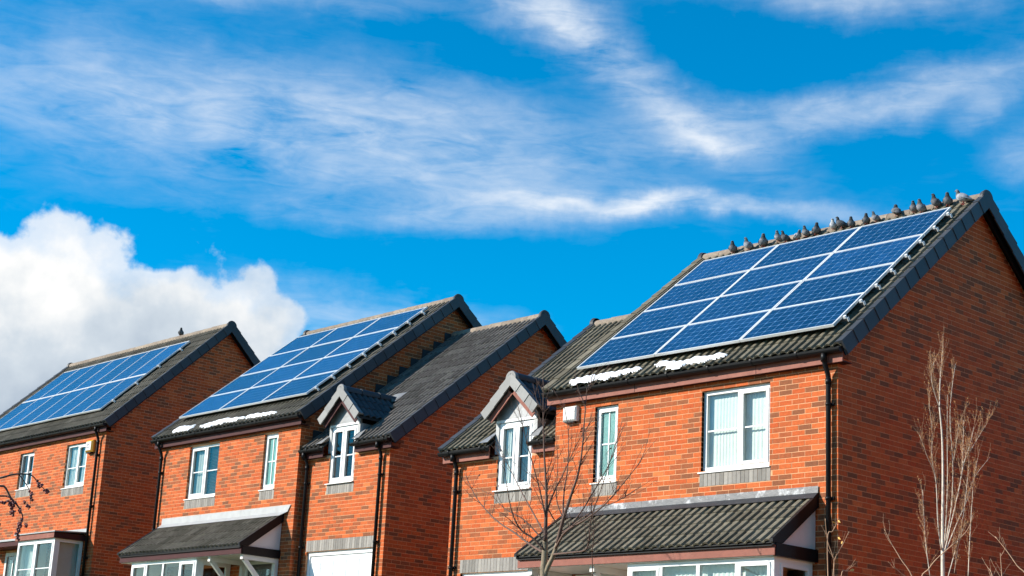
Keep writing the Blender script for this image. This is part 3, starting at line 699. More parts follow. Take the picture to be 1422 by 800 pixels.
    # ---- windows
    for w in win:
        if w[4] == 'wide': window(h, w[0], w[1], w[2], w[3], 0.055, w[5], [0.5], fr=0.06, sash=w[6])
        else: window(h, w[0], w[1], w[2], w[3], 0.055, [1], [0.5], glass='frosted', fr=0.05, sash=[1], cross=True)
    zdt = 4.27
    window(h, dx0, dx1, 3.135, zdt, s+0.03, [1, 1], [0.47], fr=0.055, sash=[1, 1], name='dormer_window')
    # ---- garage door
    m = MB(); m.box(g0, g0+0.07, s+0.05, s+0.12, -0.5, 1.785); m.box(g1-0.07, g1, s+0.05, s+0.12, -0.5, 1.785); m.box(g0+0.07, g1-0.07, s+0.0505, s+0.12, 1.70, 1.785); m.build('garage_door_frame', 'white_plastic', h)
    m = MB(); m.box(g0+0.07, g1-0.07, s+0.075, s+0.11, -0.5, 1.695); gd = m.build('garage_door', 'garage_white', h)
    nc = 5; cw = (g1-g0-0.14)/nc
    for r in range(4):
        for c in range(nc):
            ax, bx_ = g0+0.07+c*cw+0.05, g0+0.07+(c+1)*cw-0.05; zt = 1.60-r*0.52; zb_ = zt-0.42
            q = MB(); y = s+0.0745
            q.add([(ax, y, zb_), (bx_, y, zb_), (bx_, y, zt), (ax, y, zt), (ax+0.02, y-0.014, zb_+0.02), (bx_-0.02, y-0.014, zb_+0.02), (bx_-0.02, y-0.014, zt-0.02), (ax+0.02, y-0.014, zt-0.02), (ax+0.045, y-0.006, zb_+0.045), (bx_-0.045, y-0.006, zb_+0.045), (bx_-0.045, y-0.006, zt-0.045), (ax+0.045, y-0.006, zt-0.045)],
                  [(0,1,5,4),(1,2,6,5),(2,3,7,6),(3,0,4,7),(4,5,9,8),(5,6,10,9),(6,7,11,10),(7,4,8,11),(8,9,10,11)]); q.build('door_panel', 'garage_white', gd)
    # ---- main roof
    px0, px1, ps0, ps1 = P['panel_zone']
    hid = lambda u, v: px0+0.25 < x0-vL+u < px1-0.15 and ps0+0.25 < v < ps1-0.1
    lo, hi = (x0-vL, x1+vR) if P['wing_side'] < 0 else (x0-vR, x1+vL+0.02)
    hid = (lambda lo: (lambda u, v: px0+0.25 < lo+u < px1-0.15 and ps0+0.25 < v < ps1-0.1))(lo)
    roof, K = two_slopes(h, lo, hi, e, ze, yr, al, rng, P.get('main_tile', 'tile_single'), P.get('main_field', 'tile'), 0.0, hidden=hid)
    fs, fn = (0, K['c'], K['s']), (0, -K['s'], K['c']); rs, rn = (0, -K['c'], K['s']), (0, K['s'], K['c'])
    for xe, wo_ in ((hi, (1, 0, 0)), (lo, (-1, 0, 0))):
        inner = wo_[0] < 0 and not outer_right
        verge_run(roof, (xe, -e, ze), fs, fn, wo_, K['Ls'], mat='tile_single' if inner else 'verge', drop=0.04 if inner else 0.15); verge_run(roof, (xe, yb+e, ze), rs, rn, wo_, K['Ls'])
        sg = wo_[0]
        barge(h, (xe-0.045*sg-(0.02 if sg > 0 else 0), -e+0.05, ze+0.05*ta), fs, fn, (1, 0, 0), K['Ls']-0.07, 0.14, 0.02, 'black_plastic')
        barge(h, (xe-0.045*sg-(0.02 if sg > 0 else 0), yb+e-0.05, ze+0.05*ta), rs, rn, (1, 0, 0), K['Ls']-0.07, 0.14, 0.02, 'black_plastic')
        ridge_cap(roof, (xe+0.0*sg, yr, K['zr']-0.045), wo_, 'verge', 0.155)
        # boxed verge soffit closing the overhang
        m = MB(); xin = x1-0.005 if sg > 0 else x0+0.005; xs_ = sorted((xin, xe-0.046*sg))
        z_ = lambda y: ze+(min(y, yb-y)+e)*ta-0.085
        m.prism([(-e+0.06, z_(-e+0.06)), (yr, z_(yr)), (yb+e-0.06, z_(-e+0.06)), (yb+e-0.06, z_(-e+0.06)-0.02), (yr, z_(yr)-0.02), (-e+0.06, z_(-e+0.06)-0.02)], 'x', xs_[0], xs_[1]); m.build('verge_soffit', 'black_plastic', h)
    ridge_run(roof, (lo, yr, K['zr']-0.05), (hi, yr, K['zr']-0.05), 'ridge', rng=rng)
    fascia_soffit(h, lo+0.02, hi-0.02, -e, ze, 0.0, P['fascia'], zs)
    gutter(h, lo+0.0, hi+0.0, -e-0.018, ze-0.038, r=0.062)
    # ---- wing roof
    wlo, whi = (w0-vR, w1) if not outer_right else (w0, w1+vR)
    xc = (dx0+dx1)/2; zap = 4.985; tdo = 0.92                      # dormer centre, ridge height, slope
    skip = lambda u, v: not (abs(wlo+u-xc) < 0.52 and (zw+v*math.sin(a)) < zap+0.03-abs(wlo+u-xc)*tdo)
    wr, Kw = two_slopes(h, wlo, whi, e, zw, yrw, al, rng, P['wing_tile'], P['wing_tile_field'], s, extra_skip=skip, roof_name='wing_roof', felt_y0=None if False else s+0.32)
    xe, wo_ = (whi, (1, 0, 0)) if outer_right else (wlo, (-1, 0, 0)); sg = wo_[0]
    verge_run(wr, (xe, s-e, zw), fs, fn, wo_, Kw['Ls']); verge_run(wr, (xe, 2*yrw-s+e, zw), rs, rn, wo_, Kw['Ls'])
    barge(h, (xe-0.045*sg-(0.02 if sg > 0 else 0), s-e+0.05, zw+0.05*ta), fs, fn, (1, 0, 0), Kw['Ls']-0.07, 0.14, 0.02, 'black_plastic')
    barge(h, (xe-0.045*sg-(0.02 if sg > 0 else 0), 2*yrw-s+e-0.05, zw+0.05*ta), rs, rn, (1, 0, 0), Kw['Ls']-0.07, 0.14, 0.02, 'black_plastic')
    ridge_cap(wr, (xe, yrw, Kw['zr']-0.02), wo_, 'verge', 0.15)
    m = MB(); xin = w1-0.005 if sg > 0 else w0+0.005; xs_ = sorted((xin, xe-0.046*sg)); z_ = lambda y: zw+(min(y-s, ybw-y)+e)*ta-0.085
    m.prism([(s-e+0.06, z_(s-e+0.06)), (yrw, z_(yrw)), (ybw+e-0.06, z_(s-e+0.06)), (ybw+e-0.06, z_(s-e+0.06)-0.02), (yrw, z_(yrw)-0.02), (s-e+0.06, z_(s-e+0.06)-0.02)], 'x', xs_[0], xs_[1]); m.build('verge_soffit', 'black_plastic', h)
    ridge_run(wr, (wlo, yrw, Kw['zr']-0.05), (whi, yrw, Kw['zr']-0.05), 'ridge', rng=rng)
    dl, dr = dx0-0.10, dx1+0.10
    for (p, q_) in ((wlo+0.02, dl), (dr, whi-0.02)):
        fascia_soffit(h, p, q_, s-e, zw, s, P['wing_fascia'], zsw); gutter(h, p-0.01, q_+(0.0), s-e-0.018, zw-0.038, r=0.062)
    # felt strip at the eave either side of the dormer
    for (p, q_) in ((wlo+0.03, dl), (dr, whi-0.03)):
        m = MB(); y0_, y1_ = s-e+0.01, s+0.33
        m.prism([(y0_, zw+0.01*ta-0.014), (y1_, zw+(0.33+e)*ta-0.014), (y1_, zw+(0.33+e)*ta-0.05), (y0_, zw+0.01*ta-0.05)], 'x', p, q_); m.build('eave_board', 'felt', h)
    # lead where the wing roof runs into the taller gable
    xj = x1+0.006 if outer_right else x0-0.006; sgj = 1 if outer_right else -1
    m = MB(); pts = []
    nst = 12
    for k in range(nst):
        y0_ = s+0.1+(yrw-s-0.1)*k/nst; y1_ = s+0.1+(yrw-s-0.1)*(k+1)/nst+0.03; zz = zw+(y0_-s+e)*ta
        m.box(min(xj, xj+0.012*sgj), max(xj, xj+0.012*sgj), y0_, y1_, zz, zz+0.24+0.002*(k % 2))
    m.build('stepped_flashing', 'lead_black_or_shade', h)
    # ---- dormer
    yf = s-0.15; yback = s-e+(zap-zw)/ta+0.15; hw = 0.64; zed = zap-hw*tdo
    cheek_zt = zdt+0.02
    for (p, q_) in ((dx0-0.085, dx0-0.003), (dx1+0.003, dx1+0.085)):
        m = MB(); m.box(p, q_, s+0.012, s+0.09, zsw+0.08, cheek_zt); m.build('dormer_post', 'lead_bright', h)
        m = MB(); yk = s-e+(cheek_zt-zw)/ta; m.prism([(s+0.091, zsw+0.15), (yk+0.1, cheek_zt), (s+0.091, cheek_zt)], 'x', p+0.012, q_-0.012); m.build('dormer_cheek', 'lead_grey', h)
    m = MB(); m.box(dx0-0.07, dx1+0.07, s+0.004, s+0.012, zdt+0.003, zdt+0.05); m.build('dormer_head_trim', 'white_plastic', h)
    m = MB(); m.prism([(xc-0.50, zdt+0.021), (xc+0.50, zdt+0.021), (xc+0.50, zap-0.50*tdo-0.06), (xc, zap-0.06), (xc-0.50, zap-0.50*tdo-0.06)], 'y', s+0.014, s+0.06); m.build('dormer_gable', 'lead_grey', h)
    ca, sa = math.cos(math.atan(tdo)), math.sin(math.atan(tdo)); Ld = hw/ca
    m = MB()
    for sgn in (1, -1):
        m.prism([(xc, zap-0.012), (xc+sgn*hw, zed-0.012), (xc+sgn*hw, zed-0.05), (xc, zap-0.06)], 'y', yf+0.02, yback)
    dro = m.build('dormer_roof', 'felt', h)
    me = tile_mesh(P['dormer_tile'])
    for m4, cc in slope_tiles((xc+hw, yf, zed), (0, 1, 0), (-ca, 0, sa), (sa, 0, ca), yback-yf, Ld-0.02, gauge=0.29, rng=rng, keep=lambda u, v: zed+v*sa > zw+(yf+u-0.2-s+e)*ta): place('tile', me, dro, m4)
    for m4, cc in slope_tiles((xc-hw, yback, zed), (0, -1, 0), (ca, 0, sa), (-sa, 0, ca), yback-yf, Ld-0.02, gauge=0.29, rng=rng, keep=lambda u, v: zed+v*sa > zw+(yback-u-0.2-s+e)*ta): place('tile', me, dro, m4)
    verge_run(dro, (xc+hw, yf, zed), (-ca, 0, sa), (sa, 0, ca), (0, -1, 0), Ld, mat='verge_sunlit', drop=0.10, gauge=0.30)
    verge_run(dro, (xc-hw, yf, zed), (ca, 0, sa), (-sa, 0, ca), (0, -1, 0), Ld, mat='verge_sunlit', drop=0.10, gauge=0.30)
    barge(h, (xc+hw-0.02, yf+0.03, zed+0.01), (-ca, 0, sa), (sa, 0, ca), (0, 1, 0), Ld-0.05, 0.10, 0.02, P['wing_fascia'], top=-0.09)
    barge(h, (xc-hw+0.02, yf+0.03, zed+0.01), (ca, 0, sa), (-sa, 0, ca), (0, 1, 0), Ld-0.05, 0.10, 0.02, P['wing_fascia'], top=-0.09)
    ridge_run(dro, (xc, yf, zap+0.0), (xc, yback-0.1, zap+0.0), 'verge', r=0.10, rng=rng)
    ridge_cap(dro, (xc, yf, zap-0.01), (0, -1, 0), 'verge_sunlit', 0.13)
    m = MB(); m.add([(xc-0.18, yback-0.28, zw+(yback-0.28-s+e)*ta+0.055), (xc+0.22, yback-0.28, zw+(yback-0.28-s+e)*ta+0.055), (xc+0.22, yback+0.02, zw+(yback+0.02-s+e)*ta+0.06), (xc-0.18, yback+0.02, zw+(yback+0.02-s+e)*ta+0.06), (xc, yback-0.3, zap+0.11), (xc, yback, zap+0.16)], [(0,1,2,3),(0,4,1)]); m.build('dormer_saddle', 'lead_grey', h)
    for sgn in (1, -1):      # lead apron beside the dormer
        xa_ = xc+sgn*0.50; xb_ = xc+sgn*0.72; m = MB(); y0_, y1_ = s-e-0.02, s-e+0.42
        q = sorted((xa_, xb_)); m.add([(q[0], y0_, zw+0.062), (q[1], y0_, zw+0.066), (q[1], y1_, zw+(y1_-y0_)*ta+0.06), (q[0], y1_, zw+(y1_-y0_)*ta+0.06)], [(0,1,2,3)]) if False else None
        m.add([(xa_, y0_, zw+0.058), (xb_, y0_, zw+0.060), (xa_, y1_, zw+(y1_-y0_)*ta+0.064), (xa_, y0_+0.1, zw+0.16)], [(0,1,2),(0,2,3)]); m.build('dormer_apron', 'lead_grey', h)
    # ---- pipes
    for (xp, which) in P['pipes']:
        if which == 'main': downpipe(h, xp, -e-0.016, -0.062, ze-0.07, ze-0.30, -0.6)
        else: downpipe(h, xp, s-e-0.016, s-0.062, zw-0.07, zw-0.22, -0.6)
    # ---- porch
    lean_to(h, P.get('main_tile', 'tile_single'), P['porch'][0], P['porch'][1], True, rng, P['lead'], P['lead_h'], P['door'], P['brackets'], P['bay'], P['porch_fascia'], lead_skew=P.get('lead_skew', 0.0))
    return h

def house_matrix(x, y, z, yaw): return Matrix.Translation((x, y, z)) @ Matrix.Rotation(R(yaw), 4, 'Z')
HA, HB, HC = house_matrix(0, 0, 0, 0), house_matrix(-14.296, 1.346, 0.770, -0.875), house_matrix(-23.947, 2.320, 1.691, -0.854)
PNW, PNH = 1.675, 1.005
PA = dict(main=(-5.49, 0.0), yr=3.739, al=39.27, windows=[(-2.43, -1.17, 3.06, 4.26, 'wide', [1.12, 1], [0, 1]), (-4.62, -4.12, 3.06, 4.26, 'narrow', None, None)],
          door=(-4.78, -3.86), bay=(-3.02, -0.40, -0.87), wing=(-8.17, -5.49), wing_side=-1, yrw=3.78, dormer=(-7.05, -6.22), garage=(-7.82, -5.75), lintel=(-7.84, -5.72),
          panel_zone=(-0.232-3*PNW, -0.232, 0.513, 0.513+4*PNH), pipes=[(-0.115, 'main'), (-8.0, 'wing')], porch=(-5.22, -0.33), lead='lead_dark_glints', lead_h=0.155,
          brackets=[-5.02, -3.72], fascia='maroon', wing_fascia='maroon', porch_fascia='maroon', single_bricks=True, right_gable_z=-0.5, wing_tile='tile_single', wing_tile_field='tile', dormer_tile='tile_dark')
PB = dict(main=(-5.456, 0.0), yr=3.90, al=39.24, windows=[(-4.23, -3.03, 3.135, 4.31, 'wide', [1.12, 1], [1, 0]), (-1.30, -0.80, 3.135, 4.31, 'narrow', None, None)],
          door=(-1.48, -0.60), bay=(-4.72, -2.10, -0.87), wing=(0.0, 2.76), wing_side=1, main_tile='tile_far_single', main_field='tile_far', yrw=3.98, dormer=(0.80, 1.64), garage=(0.26, 2.50), lintel=(0.24, 2.52),
          panel_zone=(-0.425-3*PNW, -0.425, 0.782, 0.782+4*PNH), pipes=[(-5.33, 'main'), (2.56, 'wing'), (0.13, 'wing')], porch=(-5.12, -0.35), lead='lead_bright', lead_h=0.20, lead_skew=0.22,
          brackets=[-0.43, -1.62], fascia='maroon_dark', wing_fascia='maroon_dark', porch_fascia='maroon_dark', single_bricks=False, right_gable_z=-0.5, wing_tile='tile_grey', wing_tile_field='tile_grey_field', dormer_tile='tile_dark')
house_a = build_house('detached_house', 'nearest brick house at right, pigeons along its ridge and a tall shaded gable', HA, PA, 11)
house_b = build_house('detached_house', 'middle brick house with a garage wing and small dormer on its right', HB, PB, 23)

# ------------------------------------------------------------------ third house, other type
def build_far_house(H, seed, label='farthest brick house at left with two rows of upright solar panels'):
    rng = random.Random(seed)
    h = empty('detached_house', H, label=label, cat='house', group='brick houses in a row')
    W = 8.6; e, ze, yr, al = 0.153, 4.610, 3.262, 43.36
    x0, x1 = -W, 0.0; a = R(al); ta = math.tan(a); ZB = 3.11-46*CH; z_bot = -1.6; zs = ze-0.215; yb = 2*yr
    wins = [(-4.62, -3.82, 3.26, 4.235), (-2.02, -0.89, 3.11, 4.235)]
    doors = [(-4.75, -3.85, -1.7, 1.55)]; bay = [(-2.35, -0.60, 0.45, 1.5)]
    bands = [(w[0]-0.02, w[1]+0.02, w[2]-3*CH, w[2]-JT+0.001) for w in wins]
    m = MB(); front_core(m, x0+0.0035, x1-0.0035, 0.0035, 0.26, z_bot, zs+0.05, wins+doors+bay); m.build('wall', 'mortar', h)
    zsl = lambda y: ze+(min(y, yb-y)+e)*ta-0.07
    for xa, xb, gm in ((x1-0.26, x1-0.0035, 'mortar'), (x0+0.0035, x0+0.26, 'brick')):
        m = MB(); m.prism([(0.2605, z_bot), (yb-0.008, z_bot), (yb-0.008, zsl(0)), (yr, zsl(yr)), (0.2605, zsl(0.2605))], 'x', xa, xb); m.t = [0.25]*len(m.t); m.build('gable_wall', gm, h, tint=True)
    m = MB(); m.box(x0+0.27, x1-0.27, yb-0.26, yb-0.009, z_bot, ze); m.build('rear_wall', 'brick', h, tint=True)
    m = MB(); m.box(x0+0.27, x1-0.27, 0.27, yb-0.27, 2.25, 2.45); m.build('upper_floor', 'interior', h)
    m = MB(); m.box(x0+0.27, x1-0.27, 2.2, 2.3, z_bot, ze-0.2); m.build('partition', 'interior', h)
    mb = MB()
    fr = course_bricks(W, -0.5, zs+0.03, lambda z: (0, W), [(o[0]-x0, o[1]-x0, o[2], o[3]) for o in wins+doors+bay+bands], 'R', 0, ZB, rng)
    brick_boxes(mb, fr, (x0, 0, 0), (1, 0, 0), (0, -1, 0), rng)
    gb = course_bricks(yb, -0.5, zsl(yr), gable_limits(ze, -e, yr, al, 0, yb), [], 'L', 1, ZB, rng)
    brick_boxes(mb, gb, (x1, 0, 0), (0, 1, 0), (1, 0, 0), rng); mb.build('brickwork', 'brick', h, tint=True, kind='stuff')
    for w in wins: soldier_band(h, w[0]-0.02, w[1]+0.02, w[2]-3*CH, w[2]-0.031, 0.0, rng)
    window(h, *wins[0], 0.055, [1, 1], [0.45], fr=0.055, sash=[0, 1]); window(h, *wins[1], 0.055, [1, 1], [0.45], fr=0.06, sash=[0, 1])
    lo, hi = x0-0.13, x1+0.17
    roof, K = two_slopes(h, lo, hi, e, ze, yr, al, rng, 'tile_far_single', 'tile_far', 0.0, single=False)
    fs, fn, rs, rn = (0, K['c'], K['s']), (0, -K['s'], K['c']), (0, -K['c'], K['s']), (0, K['s'], K['c'])
    for xe, wo_ in ((hi, (1, 0, 0)), (lo, (-1, 0, 0))):
        sg = wo_[0]; verge_run(roof, (xe, -e, ze), fs, fn, wo_, K['Ls']); verge_run(roof, (xe, yb+e, ze), rs, rn, wo_, K['Ls'])
        for (p, ss, nn_) in (((-e+0.05), fs, fn), ((yb+e-0.05), rs, rn)): barge(h, (xe-0.045*sg-(0.02 if sg > 0 else 0), p, ze+0.05*ta), ss, nn_, (1, 0, 0), K['Ls']-0.07, 0.14, 0.02, 'black_plastic')
        ridge_cap(roof, (xe, yr, K['zr']-0.045), wo_, 'verge', 0.155)
        m = MB(); xin = x1-0.005 if sg > 0 else x0+0.005; xs_ = sorted((xin, xe-0.046*sg)); z_ = lambda y: ze+(min(y, yb-y)+e)*ta-0.085
        m.prism([(-e+0.06, z_(-e+0.06)), (yr, z_(yr)), (yb+e-0.06, z_(-e+0.06)), (yb+e-0.06, z_(-e+0.06)-0.02), (yr, z_(yr)-0.02), (-e+0.06, z_(-e+0.06)-0.02)], 'x', xs_[0], xs_[1]); m.build('verge_soffit', 'black_plastic', h)
    ridge_run(roof, (lo, yr, K['zr']-0.05), (hi, yr, K['zr']-0.05), 'ridge', rng=rng)
    fascia_soffit(h, lo+0.02, hi-0.02, -e, ze, 0.0, 'maroon_dark', zs); gutter(h, lo, hi, -e-0.018, ze-0.038, r=0.062)
    downpipe(h, -0.27, -e-0.016, -0.062, ze-0.07, ze-0.30, -0.6)
    # square bay with flat lead top
    b0, b1, by = -2.45, -0.50, -0.80
    window(h, b0, b1, 0.45, 1.66, by, [1, 1], [0.38], fr=0.065, sash=[1, 1], name='bay_window')
    window(h, by+0.062, -0.03, 0.45, 1.66, -b1, [1], [], fr=0.08, sash=[0], sill=False, name='bay_side_window', axis='y')
    m = MB(); m.box(b0, b0+0.06, by+0.061, -0.012, 0.45, 1.66); m.build('bay_side_panel', 'white_plastic', h)
    m = MB(); m.box(b0+0.02, b1-0.02, by+0.03, -0.03, -1.2, 0.415); m.build('bay_plinth', 'mortar', h)
    m = MB(); m.box(b0-0.06, b1+0.05, by-0.07, by-0.05, 1.665, 1.80); m.box(b0-0.06, b1+0.05, by-0.0495, -0.012, 1.662, 1.674); m.build('bay_fascia', 'maroon', h)
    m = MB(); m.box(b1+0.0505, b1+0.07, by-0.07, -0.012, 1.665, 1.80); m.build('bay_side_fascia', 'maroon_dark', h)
    m = MB(); m.prism([(by-0.10, 1.802), (-0.012, 1.86), (-0.012, 1.98), (-0.022, 1.98), (-0.022, 1.885), (by-0.10, 1.83)], 'x', b0-0.10, b1+0.13); m.build('bay_lead_roof', 'lead_bright', h)
    # door canopy with lead top
    m = MB(); m.box(-5.3, -2.95, -0.50, -0.48, 1.63, 1.755); m.box(-5.3, -2.95, -0.4795, -0.012, 1.63, 1.645); m.build('canopy_fascia', 'maroon_dark', h)
    m = MB(); m.prism([(-0.53, 1.757), (-0.012, 1.82), (-0.012, 1.92), (-0.022, 1.92), (-0.022, 1.845), (-0.53, 1.785)], 'x', -5.34, -2.92); m.build('canopy_lead_roof', 'lead_bright', h)
    m = MB(); m.box(-4.75, -4.66, 0.0, 0.08, -0.6, 1.55); m.box(-3.94, -3.85, 0.0, 0.08, -0.6, 1.55); m.box(-4.66, -3.94, 0.0005, 0.08, 1.46, 1.55); m.build('door_frame', 'cream_paint', h)
    m = MB(); m.box(-4.66, -3.94, 0.03, 0.07, -0.6, 1.46); dd = m.build('door', 'door_dark', h)
    q = MB(); q.box(-4.50, -4.10, 0.022, 0.0295, 0.4, 1.36); q.build('pane', 'glass', dd)
    q = MB(); q.box(-4.32, -4.28, 0.010, 0.0215, 0.4, 1.36); q.build('glazing_bar', 'white_plastic', dd)
    return h
house_c = build_far_house(HC, 37)
house_d = build_far_house(house_matrix(13.1, 0.0, -0.55, 0.0), 41, 'brick house next door, just beyond the right edge of the view')

# ------------------------------------------------------------------ solar arrays
def make_panel_meshes(w, hgt, nx, ny, seed):
    rng = random.Random(seed); fw, t = 0.034, 0.04; m = MB()
    fa = 0.017 if w > hgt else 0.026; fb = 0.025 if w > hgt else 0.012
    m.box(0, w, 0, fa, 0, t); m.box(0, w, hgt-fa, hgt, 0, t); m.box(0, fb, fa, hgt-fa, 0, t-0.0004); m.box(w-fb, w, fa, hgt-fa, 0, t-0.0004); fw = 0.012
    fr = m.mesh('frame'); fr.materials.append(MATS['alu'])
    m = MB(); m.box(fw, w-fw, fw, hgt-fw, 0.026, 0.031); bs = m.mesh('backsheet'); bs.materials.append(MATS['backsheet'])
    m = MB(); ax, ay = fw+0.012, fw+0.012; cw, chh = (w-2*ax)/nx, (hgt-2*ay)/ny; g = 0.0042
    for j in range(ny):
        for i in range(nx):
            a, b, c, d = ax+i*cw+g, ax+(i+1)*cw-g, ay+j*chh+g, ay+(j+1)*chh-g; k = 0.014; z = 0.0318
            m.add([(a+k, c, z), (b-k, c, z), (b, c+k, z), (b, d-k, z), (b-k, d, z), (a+k, d, z), (a, d-k, z), (a, c+k, z)], [tuple(range(8))], tint=rng.random())
    ce = m.mesh('cells', tint=True); ce.materials.append(MATS['cell'])
    return fr, bs, ce
def solar_array(H, x_right, s0, e, ze, al, hgt, ncol, nrow, pw, ph, nx, ny, label, rails_per_row, seed):
    a = R(al); c, s = math.cos(a), math.sin(a)
    o = (x_right, -e+s0*c-hgt*s, ze+s0*s+hgt*c)
    rng = random.Random(seed)
    arr = empty('solar_array', H @ axes_matrix(o, (1, 0, 0), (0, c, s), (0, -s, c)), label=label, cat='solar panels', group='solar arrays on the roofs')
    sets = [make_panel_meshes(pw-0.012, ph-0.012, nx, ny, seed+k) for k in range(3)]
    for j in range(nrow):
        for i in range(ncol):
            p = empty('solar_panel', None, parent=arr); p.matrix_local = Matrix.Translation((-(i+1)*pw+0.006, j*ph+0.006, -0.04+rng.uniform(-0.002, 0.002))) @ Matrix.Rotation(rng.uniform(-0.0025, 0.0025), 4, 'X')
            fr, bs, ce = sets[(i*2+j) % 3]
            place('frame', fr, p, Matrix.Identity(4)); place('backsheet', bs, p, Matrix.Identity(4)); place('cells', ce, p, Matrix.Identity(4), kind='stuff')
    for j in range(nrow):
        for k in rails_per_row:
            y = j*ph+ph*k; m = MB(); m.box(-ncol*pw-0.06, 0.085, y-0.018, y+0.018, -0.085, -0.0425); r = m.build('mounting_rail', 'rail_dark', arr)
            q = MB(); q.box(0.0855, 0.097, y-0.024, y+0.024, -0.09, -0.036); q.box(0.03, 0.07, y-0.02, y+0.02, -0.042, -0.002); q.build('end_clamp', 'clamp_white', r)
            hk = MB(); x = -0.35
            while x > -ncol*pw+0.1: hk.box(x, x+0.03, y-0.015, y+0.015, -hgt-0.0+0.03, -0.0855); x -= 1.1
            hk.build('roof_hooks', 'rail_dark', r)
    return arr
solar_array(HA, -0.125, 0.412, 0.153, 4.588, 39.27, 0.158, 3, 4, PNW, PNH, 10, 6, 'large blue solar array of three columns on the nearest roof, pigeons above', (0.25, 0.75), 5)
solar_array(HB, -0.310, 0.675, 0.153, 4.588, 39.24, 0.158, 3, 4, PNW, PNH, 10, 6, 'blue solar array of four landscape rows on the middle house', (0.25, 0.75), 15)
solar_array(HC, -0.877, 0.611, 0.153, 4.610, 43.36, 0.125, 7, 2, PNH, PNW, 6, 10, 'blue solar array of upright panels in two rows on the farthest roof', (0.25, 0.75), 25)

# ------------------------------------------------------------------ snow lying above the gutters
def snow_patch(H, al, e, ze, lobes, label, seed):
    """lobes: (x, s, rx, rs) ellipses on the slope"""
    from mathutils import noise
    rng = random.Random(seed); a = R(al); c, sn = math.cos(a), math.sin(a); st = 0.022
    xa = min(l[0]-l[2] for l in lobes)-0.1; xb = max(l[0]+l[2] for l in lobes)+0.1; sa, sb = -0.02, max(l[1]+l[3] for l in lobes)+0.1
    nx, ns = int((xb-xa)/st), int((sb-sa)/st); hgt = {}
    for j in range(ns+1):
        for i in range(nx+1):
            x, s = xa+i*st, sa+j*st
            f = max(1-((x-l[0])/l[2])**2-((s-l[1])/l[3])**2 for l in lobes)
            roll = abs(math.sin(math.pi*2*x/TW)); f += 0.75*noise.noise((x*6, s*6, seed))+0.5*noise.noise((x*17, s*17, seed+5))-0.34*roll+0.06
            hgt[i, j] = f
    m = MB(); idx = {}; V = []
    def vert(i, j):
        if (i, j) not in idx:
            x, s = xa+i*st, sa+j*st; f = max(0.0, hgt[i, j]); t = 0.012+0.030*min(1, f)**0.5*1.3 if f > 0 else 0.004
            n_ = t+0.042+0.010*noise.noise((x*11, s*11, seed+9))
            idx[i, j] = len(V); V.append((x, -e+s*c-n_*sn, ze+s*sn+n_*c))
        return idx[i, j]
    F = []
    for j in range(ns):
        for i in range(nx):
            q = [(i, j), (i+1, j), (i+1, j+1), (i, j+1)]
            if sum(hgt[k] > 0 for k in q) >= 2: F.append(tuple(vert(*k) for k in q))
    m.add(V, F, True); o = m.build('snow_patch', 'snow', None, label=label, cat='snow', group='snow left above the gutters'); o.matrix_world = H.copy()
snow_patch(HA, 39.27, 0.153, 4.588, [(-4.75, 0.10, 0.42, 0.13), (-4.35, 0.12, 0.35, 0.12), (-3.95, 0.17, 0.28, 0.07), (-3.75, 0.19, 0.14, 0.05)], 'snow patch on the nearest roof, left of the two, above the alarm box', 3)
snow_patch(HA, 39.27, 0.153, 4.588, [(-3.22, 0.25, 0.24, 0.07), (-2.85, 0.12, 0.28, 0.13), (-2.45, 0.17, 0.36, 0.10), (-2.12, 0.19, 0.16, 0.09)], 'snow patch on the nearest roof, right of the two, above the wide window', 8)
snow_patch(HB, 39.24, 0.153, 4.588, [(-4.72, 0.20, 0.30, 0.15), (-4.3, 0.18, 0.25, 0.13)], 'leftmost snow patch on the middle house roof, by the corner downpipe', 13)
snow_patch(HB, 39.24, 0.153, 4.588, [(-3.45, 0.12, 0.30, 0.11), (-3.0, 0.20, 0.40, 0.13), (-2.45, 0.18, 0.32, 0.08)], 'longest snow patch on the middle house roof, between two others', 18)
snow_patch(HB, 39.24, 0.153, 4.588, [(-1.75, 0.19, 0.28, 0.09), (-1.25, 0.16, 0.38, 0.06)], 'rightmost snow patch on the middle house roof, above the slim window', 22)

# ------------------------------------------------------------------ alarm boxes
def rounded_box(m, x0, x1, y0, y1, z0, z1, b=0.02):
    m.add([(x0,y1,z0),(x1,y1,z0),(x1,y1,z1),(x0,y1,z1),(x0,y0+b,z0),(x1,y0+b,z0),(x1,y0+b,z1),(x0,y0+b,z1),(x0+b,y0,z0+b),(x1-b,y0,z0+b),(x1-b,y0,z1-b),(x0+b,y0,z1-b)],
          [(0,4,5,1),(1,5,6,2),(2,6,7,3),(3,7,4,0),(4,8,9,5),(5,9,10,6),(6,10,11,7),(7,11,8,4),(8,11,10,9)])
al = empty('alarm_box', HA @ Matrix.Translation((-5.12, 0.0, 4.07)), label='white burglar alarm box beside the slim window on the nearest house', cat='alarm box', group='alarm boxes')
m = MB(); rounded_box(m, -0.15, 0.15, -0.085, -0.004, 0.0, 0.24, 0.025); m.build('cover', 'alarm_white', al)
m = MB(); m.box(-0.10, 0.10, -0.075, -0.006, -0.022, -0.001); m.build('strobe_base', 'black_plastic', al)
m = MB(); m.box(-0.004, 0.002, -0.0865, -0.0852, 0.03, 0.21); m.build('seam', 'lead_grey', al)
al = empty('alarm_box', HC @ Matrix.Translation((-0.68, 0.0, 3.93)), label='yellow and white alarm box on the farthest house', cat='alarm box', group='alarm boxes')
m = MB(); rounded_box(m, -0.17, 0.17, -0.10, -0.004, 0.0, 0.31, 0.04); m.build('cover', 'alarm_yellow', al)
m = MB(); m.box(-0.125, 0.125, -0.1035, -0.1005, 0.045, 0.265); m.build('face_plate', 'alarm_white', al)
